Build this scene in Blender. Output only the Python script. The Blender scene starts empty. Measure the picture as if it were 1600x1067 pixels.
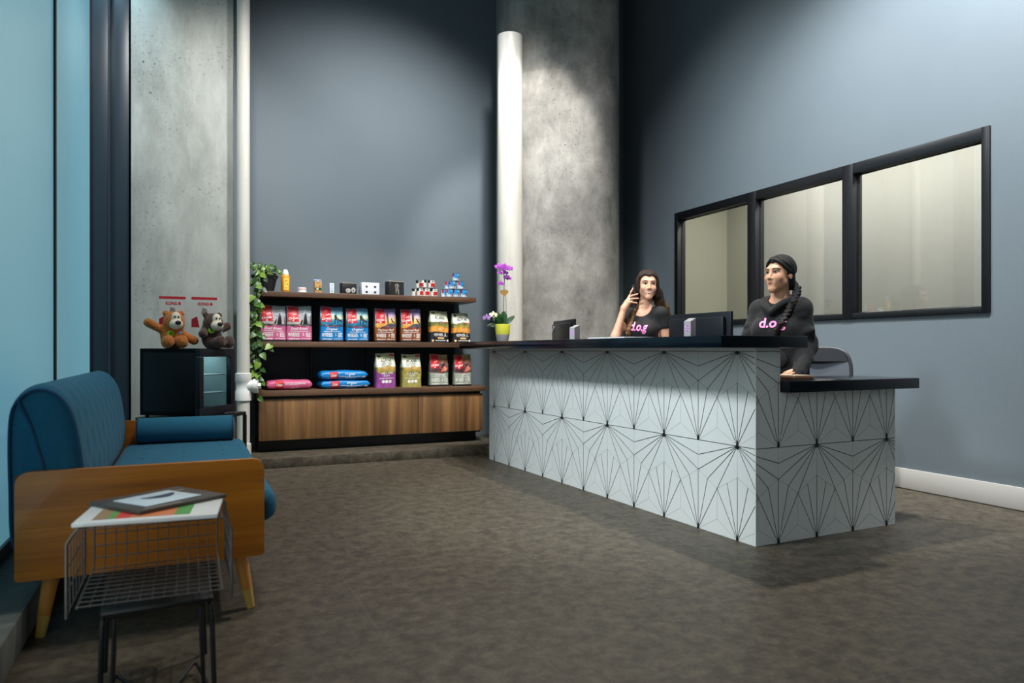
import bpy, bmesh, math, random
import numpy as np
from mathutils import Vector, Matrix, Euler
PI = math.pi
sc = bpy.context.scene
COL = sc.collection
random.seed(7)

# ------------------------------------------------------------------ helpers
def lin(c):
    out = []
    for v in c:
        v = v / 255.0
        out.append(v / 12.92 if v <= 0.04045 else ((v + 0.055) / 1.055) ** 2.4)
    return (*out, 1.0)

def N(nt, t, **kw):
    n = nt.nodes.new(t)
    for k, v in kw.items():
        if k in n.inputs: n.inputs[k].default_value = v
        else: setattr(n, k, v)
    return n

MATS = {}
def mat(name, col=(128, 128, 128), rough=0.6, metal=0.0, bump=None, vary=None, coat=0.0, emit=None, spec=0.5, sheen=0.0):
    """bump=(scale,strength); vary=(scale,other colour,contrast)"""
    if name in MATS: return MATS[name]
    m = bpy.data.materials.new(name); m.use_nodes = True
    nt = m.node_tree; b = nt.nodes['Principled BSDF']
    b.inputs['Base Color'].default_value = lin(col)
    b.inputs['Roughness'].default_value = rough
    b.inputs['Metallic'].default_value = metal
    b.inputs['Coat Weight'].default_value = coat
    b.inputs['Specular IOR Level'].default_value = spec
    if sheen: b.inputs['Sheen Weight'].default_value = sheen
    tc = N(nt, 'ShaderNodeTexCoord')
    if vary:
        n = N(nt, 'ShaderNodeTexNoise', Scale=vary[0], Detail=6.0, Roughness=0.6)
        nt.links.new(tc.outputs['Object'], n.inputs['Vector'])
        r = N(nt, 'ShaderNodeValToRGB'); c = vary[2] if len(vary) > 2 else 0.2
        r.color_ramp.elements[0].position = 0.5 - c; r.color_ramp.elements[0].color = lin(col)
        r.color_ramp.elements[1].position = 0.5 + c; r.color_ramp.elements[1].color = lin(vary[1])
        nt.links.new(n.outputs['Fac'], r.inputs['Fac']); nt.links.new(r.outputs['Color'], b.inputs['Base Color'])
    if bump:
        n = N(nt, 'ShaderNodeTexNoise', Scale=bump[0], Detail=4.0)
        nt.links.new(tc.outputs['Object'], n.inputs['Vector'])
        bp = N(nt, 'ShaderNodeBump', Strength=bump[1], Distance=0.01)
        nt.links.new(n.outputs['Fac'], bp.inputs['Height']); nt.links.new(bp.outputs['Normal'], b.inputs['Normal'])
    if emit:
        b.inputs['Emission Color'].default_value = lin(emit[0]); b.inputs['Emission Strength'].default_value = emit[1]
    MATS[name] = m
    return m

def wood(name, c1, c2, c3, axis='X', scale=1.0, rough=0.45, coat=0.0, cont=0.22):
    if name in MATS: return MATS[name]
    m = bpy.data.materials.new(name); m.use_nodes = True
    nt = m.node_tree; b = nt.nodes['Principled BSDF']
    b.inputs['Roughness'].default_value = rough; b.inputs['Coat Weight'].default_value = coat
    tc = N(nt, 'ShaderNodeTexCoord'); mp = N(nt, 'ShaderNodeMapping')
    s = {'X': (0.6, 14, 14), 'Y': (14, 0.6, 14), 'Z': (14, 14, 0.6)}[axis]
    mp.inputs['Scale'].default_value = tuple(v * scale for v in s)
    nt.links.new(tc.outputs['Object'], mp.inputs['Vector'])
    n1 = N(nt, 'ShaderNodeTexNoise', Scale=1.0, Detail=7.0, Roughness=0.62, Distortion=0.6)
    nt.links.new(mp.outputs['Vector'], n1.inputs['Vector'])
    r = N(nt, 'ShaderNodeValToRGB')
    r.color_ramp.elements[0].position = 0.5 - cont; r.color_ramp.elements[0].color = lin(c1)
    r.color_ramp.elements[1].position = 0.5 + cont; r.color_ramp.elements[1].color = lin(c3)
    e = r.color_ramp.elements.new(0.5); e.color = lin(c2)
    nt.links.new(n1.outputs['Fac'], r.inputs['Fac']); nt.links.new(r.outputs['Color'], b.inputs['Base Color'])
    mp2 = N(nt, 'ShaderNodeMapping'); mp2.inputs['Scale'].default_value = tuple(v * scale * 9 for v in s)
    nt.links.new(tc.outputs['Object'], mp2.inputs['Vector'])
    n2 = N(nt, 'ShaderNodeTexNoise', Scale=1.0, Detail=3.0); nt.links.new(mp2.outputs['Vector'], n2.inputs['Vector'])
    bp = N(nt, 'ShaderNodeBump', Strength=0.15, Distance=0.005)
    nt.links.new(n2.outputs['Fac'], bp.inputs['Height']); nt.links.new(bp.outputs['Normal'], b.inputs['Normal'])
    MATS[name] = m
    return m

def concrete(name, base, dark, light, rough=0.85, scale=1.0, pits=0.5, cont=0.17, streak=0.35):
    if name in MATS: return MATS[name]
    m = bpy.data.materials.new(name); m.use_nodes = True
    nt = m.node_tree; b = nt.nodes['Principled BSDF']; b.inputs['Roughness'].default_value = rough
    tc = N(nt, 'ShaderNodeTexCoord')
    mp = N(nt, 'ShaderNodeMapping'); mp.inputs['Scale'].default_value = (scale, scale, scale * streak)
    nt.links.new(tc.outputs['Object'], mp.inputs['Vector'])
    n1 = N(nt, 'ShaderNodeTexNoise', Scale=1.9, Detail=10.0, Roughness=0.7, Distortion=0.15)
    nt.links.new(mp.outputs['Vector'], n1.inputs['Vector'])
    r = N(nt, 'ShaderNodeValToRGB')
    r.color_ramp.elements[0].position = 0.5 - cont; r.color_ramp.elements[0].color = lin(dark)
    r.color_ramp.elements[1].position = 0.5 + cont; r.color_ramp.elements[1].color = lin(light)
    e = r.color_ramp.elements.new(0.5); e.color = lin(base)
    nt.links.new(n1.outputs['Fac'], r.inputs['Fac'])
    # pores: small dark flecks gathered in patches
    n2 = N(nt, 'ShaderNodeTexNoise', Scale=38.0 * scale, Detail=2.0, Roughness=0.7)
    nt.links.new(tc.outputs['Object'], n2.inputs['Vector'])
    r2 = N(nt, 'ShaderNodeValToRGB'); r2.color_ramp.elements[0].position = 0.60; r2.color_ramp.elements[1].position = 0.70
    nt.links.new(n2.outputs['Fac'], r2.inputs['Fac'])
    n3 = N(nt, 'ShaderNodeTexNoise', Scale=1.7 * scale, Detail=3.0); nt.links.new(tc.outputs['Object'], n3.inputs['Vector'])
    r3 = N(nt, 'ShaderNodeValToRGB'); r3.color_ramp.elements[0].position = 0.42; r3.color_ramp.elements[1].position = 0.62
    nt.links.new(n3.outputs['Fac'], r3.inputs['Fac'])
    mu = N(nt, 'ShaderNodeMath', operation='MULTIPLY'); nt.links.new(r2.outputs['Color'], mu.inputs[0]); nt.links.new(r3.outputs['Color'], mu.inputs[1])
    mu2 = N(nt, 'ShaderNodeMath', operation='MULTIPLY'); mu2.inputs[1].default_value = pits; nt.links.new(mu.outputs[0], mu2.inputs[0])
    mx = N(nt, 'ShaderNodeMixRGB'); mx.inputs['Color2'].default_value = lin(tuple(v * 0.55 for v in dark))
    nt.links.new(mu2.outputs[0], mx.inputs['Fac']); nt.links.new(r.outputs['Color'], mx.inputs['Color1'])
    nt.links.new(mx.outputs['Color'], b.inputs['Base Color'])
    bp = N(nt, 'ShaderNodeBump', Strength=0.25, Distance=0.01); nt.links.new(n1.outputs['Fac'], bp.inputs['Height'])
    nt.links.new(bp.outputs['Normal'], b.inputs['Normal'])
    MATS[name] = m
    return m

def gradient(name, stops, axis=2, lo=0.0, hi=1.0, rough=0.5, noise=0.0):
    """a printed picture: colours by the part's own coordinate"""
    if name in MATS: return MATS[name]
    m = bpy.data.materials.new(name); m.use_nodes = True
    nt = m.node_tree; b = nt.nodes['Principled BSDF']; b.inputs['Roughness'].default_value = rough
    tc = N(nt, 'ShaderNodeTexCoord'); sx = N(nt, 'ShaderNodeSeparateXYZ'); nt.links.new(tc.outputs['Object'], sx.inputs[0])
    mr = N(nt, 'ShaderNodeMapRange'); mr.inputs['From Min'].default_value = lo; mr.inputs['From Max'].default_value = hi
    nt.links.new(sx.outputs[axis], mr.inputs['Value'])
    src = mr.outputs[0]
    if noise:
        n = N(nt, 'ShaderNodeTexNoise', Scale=18.0, Detail=4.0); nt.links.new(tc.outputs['Object'], n.inputs['Vector'])
        ad = N(nt, 'ShaderNodeMath', operation='MULTIPLY_ADD'); ad.inputs[1].default_value = noise; nt.links.new(n.outputs['Fac'], ad.inputs[0]); nt.links.new(mr.outputs[0], ad.inputs[2])
        sb = N(nt, 'ShaderNodeMath', operation='SUBTRACT'); sb.inputs[1].default_value = noise / 2; nt.links.new(ad.outputs[0], sb.inputs[0]); src = sb.outputs[0]
    r = N(nt, 'ShaderNodeValToRGB'); els = r.color_ramp.elements
    els[0].position = stops[0][0]; els[0].color = lin(stops[0][1]); els[1].position = stops[-1][0]; els[1].color = lin(stops[-1][1])
    for p, c in stops[1:-1]:
        e = els.new(p); e.color = lin(c)
    nt.links.new(src, r.inputs['Fac']); nt.links.new(r.outputs['Color'], b.inputs['Base Color'])
    MATS[name] = m
    return m

class MB:
    """collects shapes, then links them as one mesh object"""
    def __init__(s): s.bm = bmesh.new()
    def _mat(s, faces, mi):
        for f in faces: f.material_index = mi
    def box(s, x0, x1, y0, y1, z0, z1, bev=0.0, mi=0, M=None, seg=2):
        bm = bmesh.new()
        bmesh.ops.create_cube(bm, size=1.0)
        for v in bm.verts:
            v.co = Vector(((x0 + x1) / 2 + v.co.x * (x1 - x0), (y0 + y1) / 2 + v.co.y * (y1 - y0), (z0 + z1) / 2 + v.co.z * (z1 - z0)))
        if bev > 0:
            bmesh.ops.bevel(bm, geom=list(bm.edges), offset=bev, segments=seg, profile=0.5, affect='EDGES')
        s.merge(bm, mi, M); return s
    def merge(s, bm, mi=0, M=None):
        vm = {}
        for v in bm.verts:
            vm[v] = s.bm.verts.new(M @ v.co if M else v.co)
        for f in bm.faces:
            try:
                nf = s.bm.faces.new([vm[v] for v in f.verts]); nf.material_index = mi
            except ValueError: pass
        bm.free()
    def poly(s, pts, mi=0):
        f = s.bm.faces.new([s.bm.verts.new(p) for p in pts]); f.material_index = mi; return s
    def strip(s, p, q, w, n, mi=0):
        p, q, n = Vector(p), Vector(q), Vector(n); d = (q - p).normalized(); t = d.cross(n).normalized() * (w / 2)
        return s.poly([p - t, q - t, q + t, p + t], mi)
    def prism(s, pts, y0, y1, mi=0, ax='y'):
        """outline (a,b) extruded along an axis"""
        f = {'y': lambda a, b, c: (a, c, b), 'x': lambda a, b, c: (c, a, b), 'z': lambda a, b, c: (a, b, c)}[ax]
        A = [s.bm.verts.new(f(a, b, y0)) for a, b in pts]; B = [s.bm.verts.new(f(a, b, y1)) for a, b in pts]
        n = len(pts); fs = [s.bm.faces.new(A), s.bm.faces.new(B[::-1])]
        for i in range(n): fs.append(s.bm.faces.new([A[i], B[i], B[(i + 1) % n], A[(i + 1) % n]]))
        s._mat(fs, mi); return s
    def tube(s, pts, r, seg=8, mi=0, closed=False, cap=True):
        pts = [Vector(p) for p in pts]; n = len(pts)
        rs = r if isinstance(r, (list, tuple)) else [r] * n
        rings = []; up = None
        for i, p in enumerate(pts):
            if closed: d = pts[(i + 1) % n] - pts[i - 1]
            else: d = pts[min(i + 1, n - 1)] - pts[max(i - 1, 0)]
            d = d.normalized() if d.length > 1e-9 else Vector((0, 0, 1))
            if up is None:
                up = Vector((0, 0, 1)) if abs(d.z) < 0.9 else Vector((1, 0, 0))
            a = d.cross(up)
            if a.length < 1e-6: a = d.cross(Vector((0, 1, 0)))
            a.normalize(); b = a.cross(d).normalized(); up = b
            rings.append([s.bm.verts.new(p + (a * math.cos(2 * PI * k / seg) + b * math.sin(2 * PI * k / seg)) * rs[i]) for k in range(seg)])
        fs = []
        for i in range(n if closed else n - 1):
            A, B = rings[i], rings[(i + 1) % n]
            for k in range(seg): fs.append(s.bm.faces.new([A[k], A[(k + 1) % seg], B[(k + 1) % seg], B[k]]))
        if cap and not closed:
            fs.append(s.bm.faces.new(rings[0][::-1])); fs.append(s.bm.faces.new(rings[-1]))
        s._mat(fs, mi); return s
    def lathe(s, prof, seg=24, c=(0, 0, 0), mi=0, cap=True, mis=None):
        c = Vector(c); rings = []
        for r, z in prof:
            rings.append([s.bm.verts.new(c + Vector((r * math.cos(2 * PI * k / seg), r * math.sin(2 * PI * k / seg), z))) for k in range(seg)])
        for i in range(len(prof) - 1):
            for k in range(seg):
                f = s.bm.faces.new([rings[i][k], rings[i][(k + 1) % seg], rings[i + 1][(k + 1) % seg], rings[i + 1][k]])
                f.material_index = mis[i] if mis else mi
        if cap:
            a = s.bm.faces.new(rings[0][::-1]); b = s.bm.faces.new(rings[-1])
            a.material_index = mis[0] if mis else mi; b.material_index = mis[-1] if mis else mi
        return s
    def grid(s, fn, nu, nv, mi=0):
        V = [[s.bm.verts.new(fn(i / nu, j / nv)) for j in range(nv + 1)] for i in range(nu + 1)]
        for i in range(nu):
            for j in range(nv):
                f = s.bm.faces.new([V[i][j], V[i + 1][j], V[i + 1][j + 1], V[i][j + 1]])
                f.material_index = mi(i / nu, j / nv) if callable(mi) else mi
        return s
    def sphere(s, c, r, seg=16, mi=0, M=None):
        bm = bmesh.new(); bmesh.ops.create_uvsphere(bm, u_segments=seg, v_segments=max(6, seg // 2), radius=1.0)
        rr = r if isinstance(r, (tuple, list)) else (r, r, r)
        for v in bm.verts:
            p = Vector((v.co.x * rr[0], v.co.y * rr[1], v.co.z * rr[2]))
            if M: p = M @ p
            v.co = p + Vector(c)
        s.merge(bm, mi); return s
    def build(s, name, mats, parent=None, smooth=35, recalc=True):
        if recalc: bmesh.ops.recalc_face_normals(s.bm, faces=list(s.bm.faces))
        me = bpy.data.meshes.new(name); s.bm.to_mesh(me); s.bm.free()
        return link_mesh(name, me, mats, parent, smooth)

def link_mesh(name, me, mats, parent=None, smooth=35):
    for m in (mats if isinstance(mats, (list, tuple)) else [mats]): me.materials.append(m)
    if smooth:
        me.polygons.foreach_set('use_smooth', [True] * len(me.polygons))
        me.set_sharp_from_angle(angle=math.radians(smooth))
    o = bpy.data.objects.new(name, me); COL.objects.link(o)
    if parent: o.parent = parent
    return o

def tag(o, label, cat=None, group=None, kind=None):
    if label: o['label'] = label
    if cat: o['category'] = cat
    if group: o['group'] = group
    if kind: o['kind'] = kind
    return o

def thing(name, label, cat, loc=(0, 0, 0), rz=0.0, group=None):
    o = bpy.data.objects.new(name, None); COL.objects.link(o)
    o.empty_display_size = 0.05
    o.location = loc; o.rotation_euler = (0, 0, rz)
    return tag(o, label, cat, group)

def kids(o): return [c for c in COL.objects if c.parent == o]
def copy_tree(o, parent=None):
    c = o.copy(); COL.objects.link(c)
    if parent: c.parent = parent
    for ch in kids(o): copy_tree(ch, c)
    return c

def structure(o, label=None):
    o['kind'] = 'structure'
    if label: o['label'] = label
    return o

# text to a flat mesh (x right, y up); cached
TXT = {}
def text2d(s, bold=0.0, shear=0.0):
    key = (s, bold, shear)
    if key in TXT: return TXT[key]
    cu = bpy.data.curves.new('lettering_outline', 'FONT'); cu.body = s; cu.size = 1.0; cu.shear = shear; cu.offset = bold
    cu.resolution_u = 3; cu.align_x = 'CENTER'; cu.align_y = 'BOTTOM_BASELINE'
    ob = bpy.data.objects.new('lettering_outline', cu); COL.objects.link(ob)
    bpy.context.view_layer.update()
    me = bpy.data.meshes.new_from_object(ob.evaluated_get(bpy.context.evaluated_depsgraph_get()))
    vs = [(v.co.x, v.co.y) for v in me.vertices]; fs = [tuple(p.vertices) for p in me.polygons]
    bpy.data.objects.remove(ob); bpy.data.curves.remove(cu); bpy.data.meshes.remove(me)
    TXT[key] = (vs, fs)
    return TXT[key]

def add_text(mb, s, place, w=None, h=None, mi=0, bold=0.0, shear=0.0, arch=0.0):
    """place(x,y)->point; the text is scaled to width w (or cap height h) and centred"""
    vs, fs = text2d(s, bold, shear)
    xs = [v[0] for v in vs]; ys = [v[1] for v in vs]
    cx = (min(xs) + max(xs)) / 2; W = max(xs) - min(xs)
    k = (w / W) if w else (h / 0.72); ky = (h / 0.72) if h else k
    B = [mb.bm.verts.new(place((x - cx) * k, y * ky - arch * ((x - cx) / W * 2) ** 2)) for x, y in vs]
    for f in fs:
        try:
            nf = mb.bm.faces.new([B[i] for i in f]); nf.material_index = mi
        except ValueError: pass

# ------------------------------------------------------------------ soft bodies: signed distances on a grid, then surface nets
def rc(a, b, ra, rb, k=0.02): return ('rc', np.array(a, float), np.array(b, float), ra, rb, k)
def el(c, r, k=0.02, R=None): return ('el', np.array(c, float), np.array(r, float), None if R is None else np.array(R, float), 0, k)
def pdist(p, P):
    if p[0] == 'rc':
        a, b, ra, rb = p[1:5]; ba = b - a; L = float(ba @ ba)
        t = np.clip(((P - a) @ ba) / max(L, 1e-9), 0, 1)
        return np.linalg.norm(P - a - t[:, None] * ba, axis=1) - (ra + (rb - ra) * t)
    c, r, R = p[1:4]; q = P - c
    if R is not None: q = q @ R
    k0 = np.linalg.norm(q / r, axis=1); k1 = np.linalg.norm(q / (r * r), axis=1)
    return k0 * (k0 - 1.0) / np.maximum(k1, 1e-9)
def pbox(p):
    if p[0] == 'rc':
        a, b, ra, rb = p[1:5]; return np.minimum(a - ra, b - rb), np.maximum(a + ra, b + rb)
    m = p[2].max() if p[3] is not None else p[2]
    return p[1] - m, p[1] + m
def smin(a, b, k):
    h = np.maximum(k - np.abs(a - b), 0) / k
    return np.minimum(a, b) - h * h * k * 0.25
def sdf_at(prims, P, cuts=()):
    D = np.full(len(P), 1.0)
    for p in prims: D = smin(D, pdist(p, P), p[-1])
    for p in cuts: D = -smin(-D, pdist(p, P), p[-1])
    return D
def sdf_mesh(name, prims, h=0.004, cuts=(), fn=None, noise=0.0, seed=1):
    lo = np.min([pbox(p)[0] for p in prims], axis=0) - 0.03; hi = np.max([pbox(p)[1] for p in prims], axis=0) + 0.03
    n = np.ceil((hi - lo) / h).astype(int) + 1
    D = np.full(n, 1.0, np.float32)
    ax = [lo[i] + h * np.arange(n[i]) for i in range(3)]
    def sub(p, m):
        a, b = pbox(p); i0 = np.maximum(((a - m - lo) / h).astype(int), 0); i1 = np.minimum(((b + m - lo) / h).astype(int) + 2, n)
        if np.any(i1 <= i0): return None, None
        sl = tuple(slice(i0[i], i1[i]) for i in range(3))
        X, Y, Z = np.meshgrid(*[ax[i][sl[i]] for i in range(3)], indexing='ij')
        return sl, np.stack([X.ravel(), Y.ravel(), Z.ravel()], 1)
    for p in prims:
        sl, P = sub(p, 0.02 + p[-1])
        if sl is None: continue
        d = pdist(p, P).reshape(D[sl].shape); D[sl] = smin(D[sl], d, p[-1])
    for p in cuts:
        sl, P = sub(p, 0.02 + p[-1])
        if sl is None: continue
        d = pdist(p, P).reshape(D[sl].shape); D[sl] = -smin(-D[sl], d, p[-1])
    if fn is not None:
        X, Y, Z = np.meshgrid(*ax, indexing='ij'); D = np.maximum(D, fn(X, Y, Z)).astype(np.float32)
    if noise:
        rng = np.random.default_rng(seed); D = D + rng.normal(0, noise, D.shape).astype(np.float32) * (np.abs(D) < 0.02)
    D[0] = D[-1] = 1; D[:, 0] = D[:, -1] = 1; D[:, :, 0] = D[:, :, -1] = 1
    S = D < 0
    cs = [(i, j, k) for i in (0, 1) for j in (0, 1) for k in (0, 1)]
    def cv(A, c): return A[c[0]:A.shape[0] - 1 + c[0], c[1]:A.shape[1] - 1 + c[1], c[2]:A.shape[2] - 1 + c[2]]
    cnt = sum(cv(S, c).astype(np.int8) for c in cs); mask = (cnt > 0) & (cnt < 8)
    I = np.argwhere(mask); vals = {c: D[I[:, 0] + c[0], I[:, 1] + c[1], I[:, 2] + c[2]] for c in cs}
    acc = np.zeros((len(I), 3)); num = np.zeros(len(I))
    for c in cs:
        for a in range(3):
            if c[a]: continue
            e = list(c); e[a] = 1; e = tuple(e); va, vb = vals[c], vals[e]; cr = (va < 0) != (vb < 0)
            t = np.where(cr, va / np.where(cr, va - vb, 1), 0); p = np.tile(np.array(c, float), (len(I), 1)); p[:, a] += t
            acc[cr] += p[cr]; num += cr
    V = lo + h * (I + acc / num[:, None])
    idx = np.full(mask.shape, -1, np.int32); idx[mask] = np.arange(len(I))
    F = []
    for a in range(3):
        b, c = (a + 1) % 3, (a + 2) % 3
        sa = [slice(None)] * 3; sa[a] = slice(0, -1); sb = [slice(None)] * 3; sb[a] = slice(1, None)
        A, B = S[tuple(sa)], S[tuple(sb)]; E = np.argwhere(A != B)
        inside = A[E[:, 0], E[:, 1], E[:, 2]]
        q = []
        for db, dc in ((-1, -1), (0, -1), (0, 0), (-1, 0)):
            J = E.copy(); J[:, b] += db; J[:, c] += dc; q.append(idx[J[:, 0], J[:, 1], J[:, 2]])
        Q = np.stack(q, 1); Q[~inside] = Q[~inside][:, ::-1]; F.append(Q)
    F = np.concatenate(F); F = F[(F >= 0).all(1)]
    me = bpy.data.meshes.new(name)
    me.vertices.add(len(V)); me.vertices.foreach_set('co', V.astype(np.float32).ravel())
    me.loops.add(len(F) * 4); me.loops.foreach_set('vertex_index', F.astype(np.int32).ravel())
    me.polygons.add(len(F)); me.polygons.foreach_set('loop_start', np.arange(0, len(F) * 4, 4, dtype=np.int32))
    me.update(calc_edges=True); me.validate()
    return me
def sdf_obj(name, prims, m, parent=None, h=0.004, cuts=(), fn=None, noise=0.0):
    return link_mesh(name, sdf_mesh(name, prims, h, cuts, fn, noise), m, parent, smooth=80)
def Rz(a):
    c, s = math.cos(a), math.sin(a); return np.array([[c, -s, 0], [s, c, 0], [0, 0, 1.0]])
def rot_prims(prims, R, o=(0, 0, 0), t=(0, 0, 0)):
    """rotate shapes about o by R, then move by t"""
    o = np.array(o, float); t = np.array(t, float); out = []
    for p in prims:
        if p[0] == 'rc': out.append(('rc', R @ (p[1] - o) + o + t, R @ (p[2] - o) + o + t, p[3], p[4], p[5]))
        else: out.append(('el', R @ (p[1] - o) + o + t, p[2], R @ (p[3] if p[3] is not None else np.eye(3)), 0, p[5]))
    return out
def grow(prims, g): return [('rc', p[1], p[2], p[3] + g, p[4] + g, p[5]) if p[0] == 'rc' else ('el', p[1], p[2] + g, p[3], 0, p[5]) for p in prims]
# ------------------------------------------------------------------ materials
M_wall = mat('slate_blue_wall_paint', (105, 116, 122), 0.6, bump=(160, 0.12), vary=(1.2, (99, 110, 117), 0.3))
M_navy = mat('dark_navy_wall_paint', (28, 36, 44), 0.5)
M_black = mat('black_metal', (14, 16, 20), 0.4)
M_blackp = mat('black_plastic', (16, 17, 19), 0.42)
M_white = mat('white_paint', (226, 226, 222), 0.5)
M_ceil = mat('dark_ceiling_paint', (44, 46, 50), 0.8)
M_beige = mat('beige_wall_paint', (186, 184, 175), 0.8, bump=(30, 0.1))
M_quartz = mat('navy_black_quartz', (6, 10, 17), 0.16, spec=0.4, vary=(60, (9, 14, 22), 0.1))
M_tile = mat('white_matt_tile', (212, 215, 212), 0.5, vary=(1.5, (205, 209, 207), 0.3))
M_line = mat('black_tile_line', (16, 18, 22), 0.5)
M_grout = mat('pale_grout', (172, 176, 174), 0.8)
M_conc = concrete('pillar_concrete', (158, 159, 152), (122, 123, 117), (182, 183, 176), pits=0.9, cont=0.2)
M_conc2 = concrete('column_concrete', (126, 123, 117), (92, 90, 86), (154, 151, 144), pits=0.6, scale=1.1, streak=0.7, cont=0.15)
M_curb = concrete('curb_concrete', (88, 92, 88), (66, 70, 66), (108, 112, 106), pits=0.3)
M_pipe = concrete('painted_pipe', (206, 202, 192), (186, 180, 168), (216, 213, 205), rough=0.5, pits=0.35, scale=2, streak=0.1)
M_oak = wood('cabinet_oak', (70, 48, 28), (112, 80, 48), (152, 112, 70), 'Z', 0.8)
M_walnut = wood('shelf_walnut', (62, 44, 32), (92, 66, 48), (112, 84, 62), 'X', 1.0)
M_teak = wood('sofa_teak', (148, 82, 10), (184, 106, 14), (210, 128, 24), 'X', 0.9, rough=0.35, coat=0.2)
M_leg = wood('sofa_leg_beech', (190, 122, 52), (206, 138, 62), (220, 152, 74), 'Z', 1.0, rough=0.4)
M_brass = mat('pale_wood_tip', (206, 168, 84), 0.35)
M_blue = mat('blue_wool_upholstery', (6, 84, 112), 0.9, bump=(420, 0.35), vary=(130, (12, 104, 136), 0.25), sheen=0.08)
M_bluedk = mat('blue_piping', (16, 66, 100), 0.9)

def floor_mat():
    m = bpy.data.materials.new('grey_brown_floor_tile'); m.use_nodes = True
    nt = m.node_tree; b = nt.nodes['Principled BSDF']
    tc = N(nt, 'ShaderNodeTexCoord')
    n1 = N(nt, 'ShaderNodeTexNoise', Scale=13.0, Detail=10.0, Roughness=0.76, Distortion=0.2); nt.links.new(tc.outputs['Object'], n1.inputs['Vector'])
    r = N(nt, 'ShaderNodeValToRGB'); e = r.color_ramp.elements
    e[0].position = 0.40; e[0].color = lin((58, 53, 44)); e[1].position = 0.62; e[1].color = lin((90, 83, 70))
    nt.links.new(n1.outputs['Fac'], r.inputs['Fac'])
    br = N(nt, 'ShaderNodeTexBrick', Scale=1.0); br.offset = 0.5
    br.inputs['Mortar Size'].default_value = 0.0022; br.inputs['Brick Width'].default_value = 0.9; br.inputs['Row Height'].default_value = 0.9
    br.inputs['Color1'].default_value = (0, 0, 0, 1); br.inputs['Color2'].default_value = (0, 0, 0, 1); br.inputs['Mortar'].default_value = (1, 1, 1, 1)
    mp = N(nt, 'ShaderNodeMapping'); mp.inputs['Location'].default_value = (0.25, 0.2, 0); nt.links.new(tc.outputs['Object'], mp.inputs['Vector']); nt.links.new(mp.outputs['Vector'], br.inputs['Vector'])
    mx = N(nt, 'ShaderNodeMixRGB'); mx.inputs['Color2'].default_value = lin((96, 92, 84)); nt.links.new(r.outputs['Color'], mx.inputs['Color1'])
    ml = N(nt, 'ShaderNodeMath', operation='MULTIPLY'); ml.inputs[1].default_value = 0.45; nt.links.new(br.outputs['Color'], ml.inputs[0]); nt.links.new(ml.outputs[0], mx.inputs['Fac'])
    nt.links.new(mx.outputs['Color'], b.inputs['Base Color'])
    b.inputs['Roughness'].default_value = 0.5; b.inputs['Specular IOR Level'].default_value = 0.35
    bp = N(nt, 'ShaderNodeBump', Strength=0.12, Distance=0.01); nt.links.new(n1.outputs['Fac'], bp.inputs['Height']); nt.links.new(bp.outputs['Normal'], b.inputs['Normal'])
    return m
M_floor = floor_mat()

def glass_mat(name, tint=(1, 1, 1), refl=1.0, rough=0.02, ior=1.5):
    m = bpy.data.materials.new(name); m.use_nodes = True; nt = m.node_tree; nt.nodes.clear()
    out = N(nt, 'ShaderNodeOutputMaterial'); mx = N(nt, 'ShaderNodeMixShader'); t = N(nt, 'ShaderNodeBsdfTransparent'); g = N(nt, 'ShaderNodeBsdfGlossy')
    t.inputs['Color'].default_value = (*tint, 1); g.inputs['Roughness'].default_value = rough
    f = N(nt, 'ShaderNodeFresnel', IOR=ior); ml = N(nt, 'ShaderNodeMath', operation='MULTIPLY'); ml.inputs[1].default_value = refl; ml.use_clamp = True
    ge = N(nt, 'ShaderNodeNewGeometry'); iv = N(nt, 'ShaderNodeMath', operation='SUBTRACT'); iv.inputs[0].default_value = 1.0; nt.links.new(ge.outputs['Backfacing'], iv.inputs[1])
    m3 = N(nt, 'ShaderNodeMath', operation='MULTIPLY'); nt.links.new(f.outputs[0], ml.inputs[0]); nt.links.new(ml.outputs[0], m3.inputs[0]); nt.links.new(iv.outputs[0], m3.inputs[1]); nt.links.new(m3.outputs[0], mx.inputs['Fac'])
    nt.links.new(t.outputs[0], mx.inputs[1]); nt.links.new(g.outputs[0], mx.inputs[2]); nt.links.new(mx.outputs[0], out.inputs['Surface'])
    return m
M_glass = glass_mat('clear_window_glass', (0.88, 0.895, 0.89), 2.6)
M_fglass = glass_mat('fridge_door_glass', (0.78, 0.88, 0.9), 1.0)
# frosted street window: daylight comes through the film
M_frost2 = mat('unseen_fill_glass', (150, 180, 190), 0.25, emit=((226, 236, 238), 1.15), spec=0.5)  # panes out of view, glow raised as added fill light for the room
M_frost = mat('frosted_daylit_glass', (120, 165, 178), 0.25, emit=((112, 172, 192), 0.42), spec=0.5)

# ------------------------------------------------------------------ the room
WY, WX, CZ = 7.55, 4.95, 5.6
structure(MB().box(-1.1, 6.8, -3.4, WY + 0.1, -0.12, 0).build('floor', M_floor))
structure(MB().box(-1.1, 6.8, -3.4, WY + 0.1, CZ, CZ + 0.1).build('ceiling', M_ceil))
structure(MB().box(-1.1, WX, WY, WY + 0.1, 0, CZ).build('wall_back', M_wall))
structure(MB().box(-1.1, 5.05, -3.4, -3.3, 0, CZ).build('wall_front', M_wall))
w = MB()
y0, y1, z0, z1 = 3.06, 6.49, 1.305, 2.572
w.box(WX, WX + 0.1, -3.4, y0, 0, CZ); w.box(WX, WX + 0.1, y1, WY + 0.1, 0, CZ)
w.box(WX, WX + 0.1, y0, y1, 0, z0); w.box(WX, WX + 0.1, y0, y1, z1, CZ)
structure(w.build('wall_right', M_wall))
structure(MB().box(WX - 0.016, WX, -3.3, WY - 0.001, 0.004, 0.155, 0.004).build('baseboard_right', mat('baseboard_paint', (186, 185, 180), 0.5)))
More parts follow.
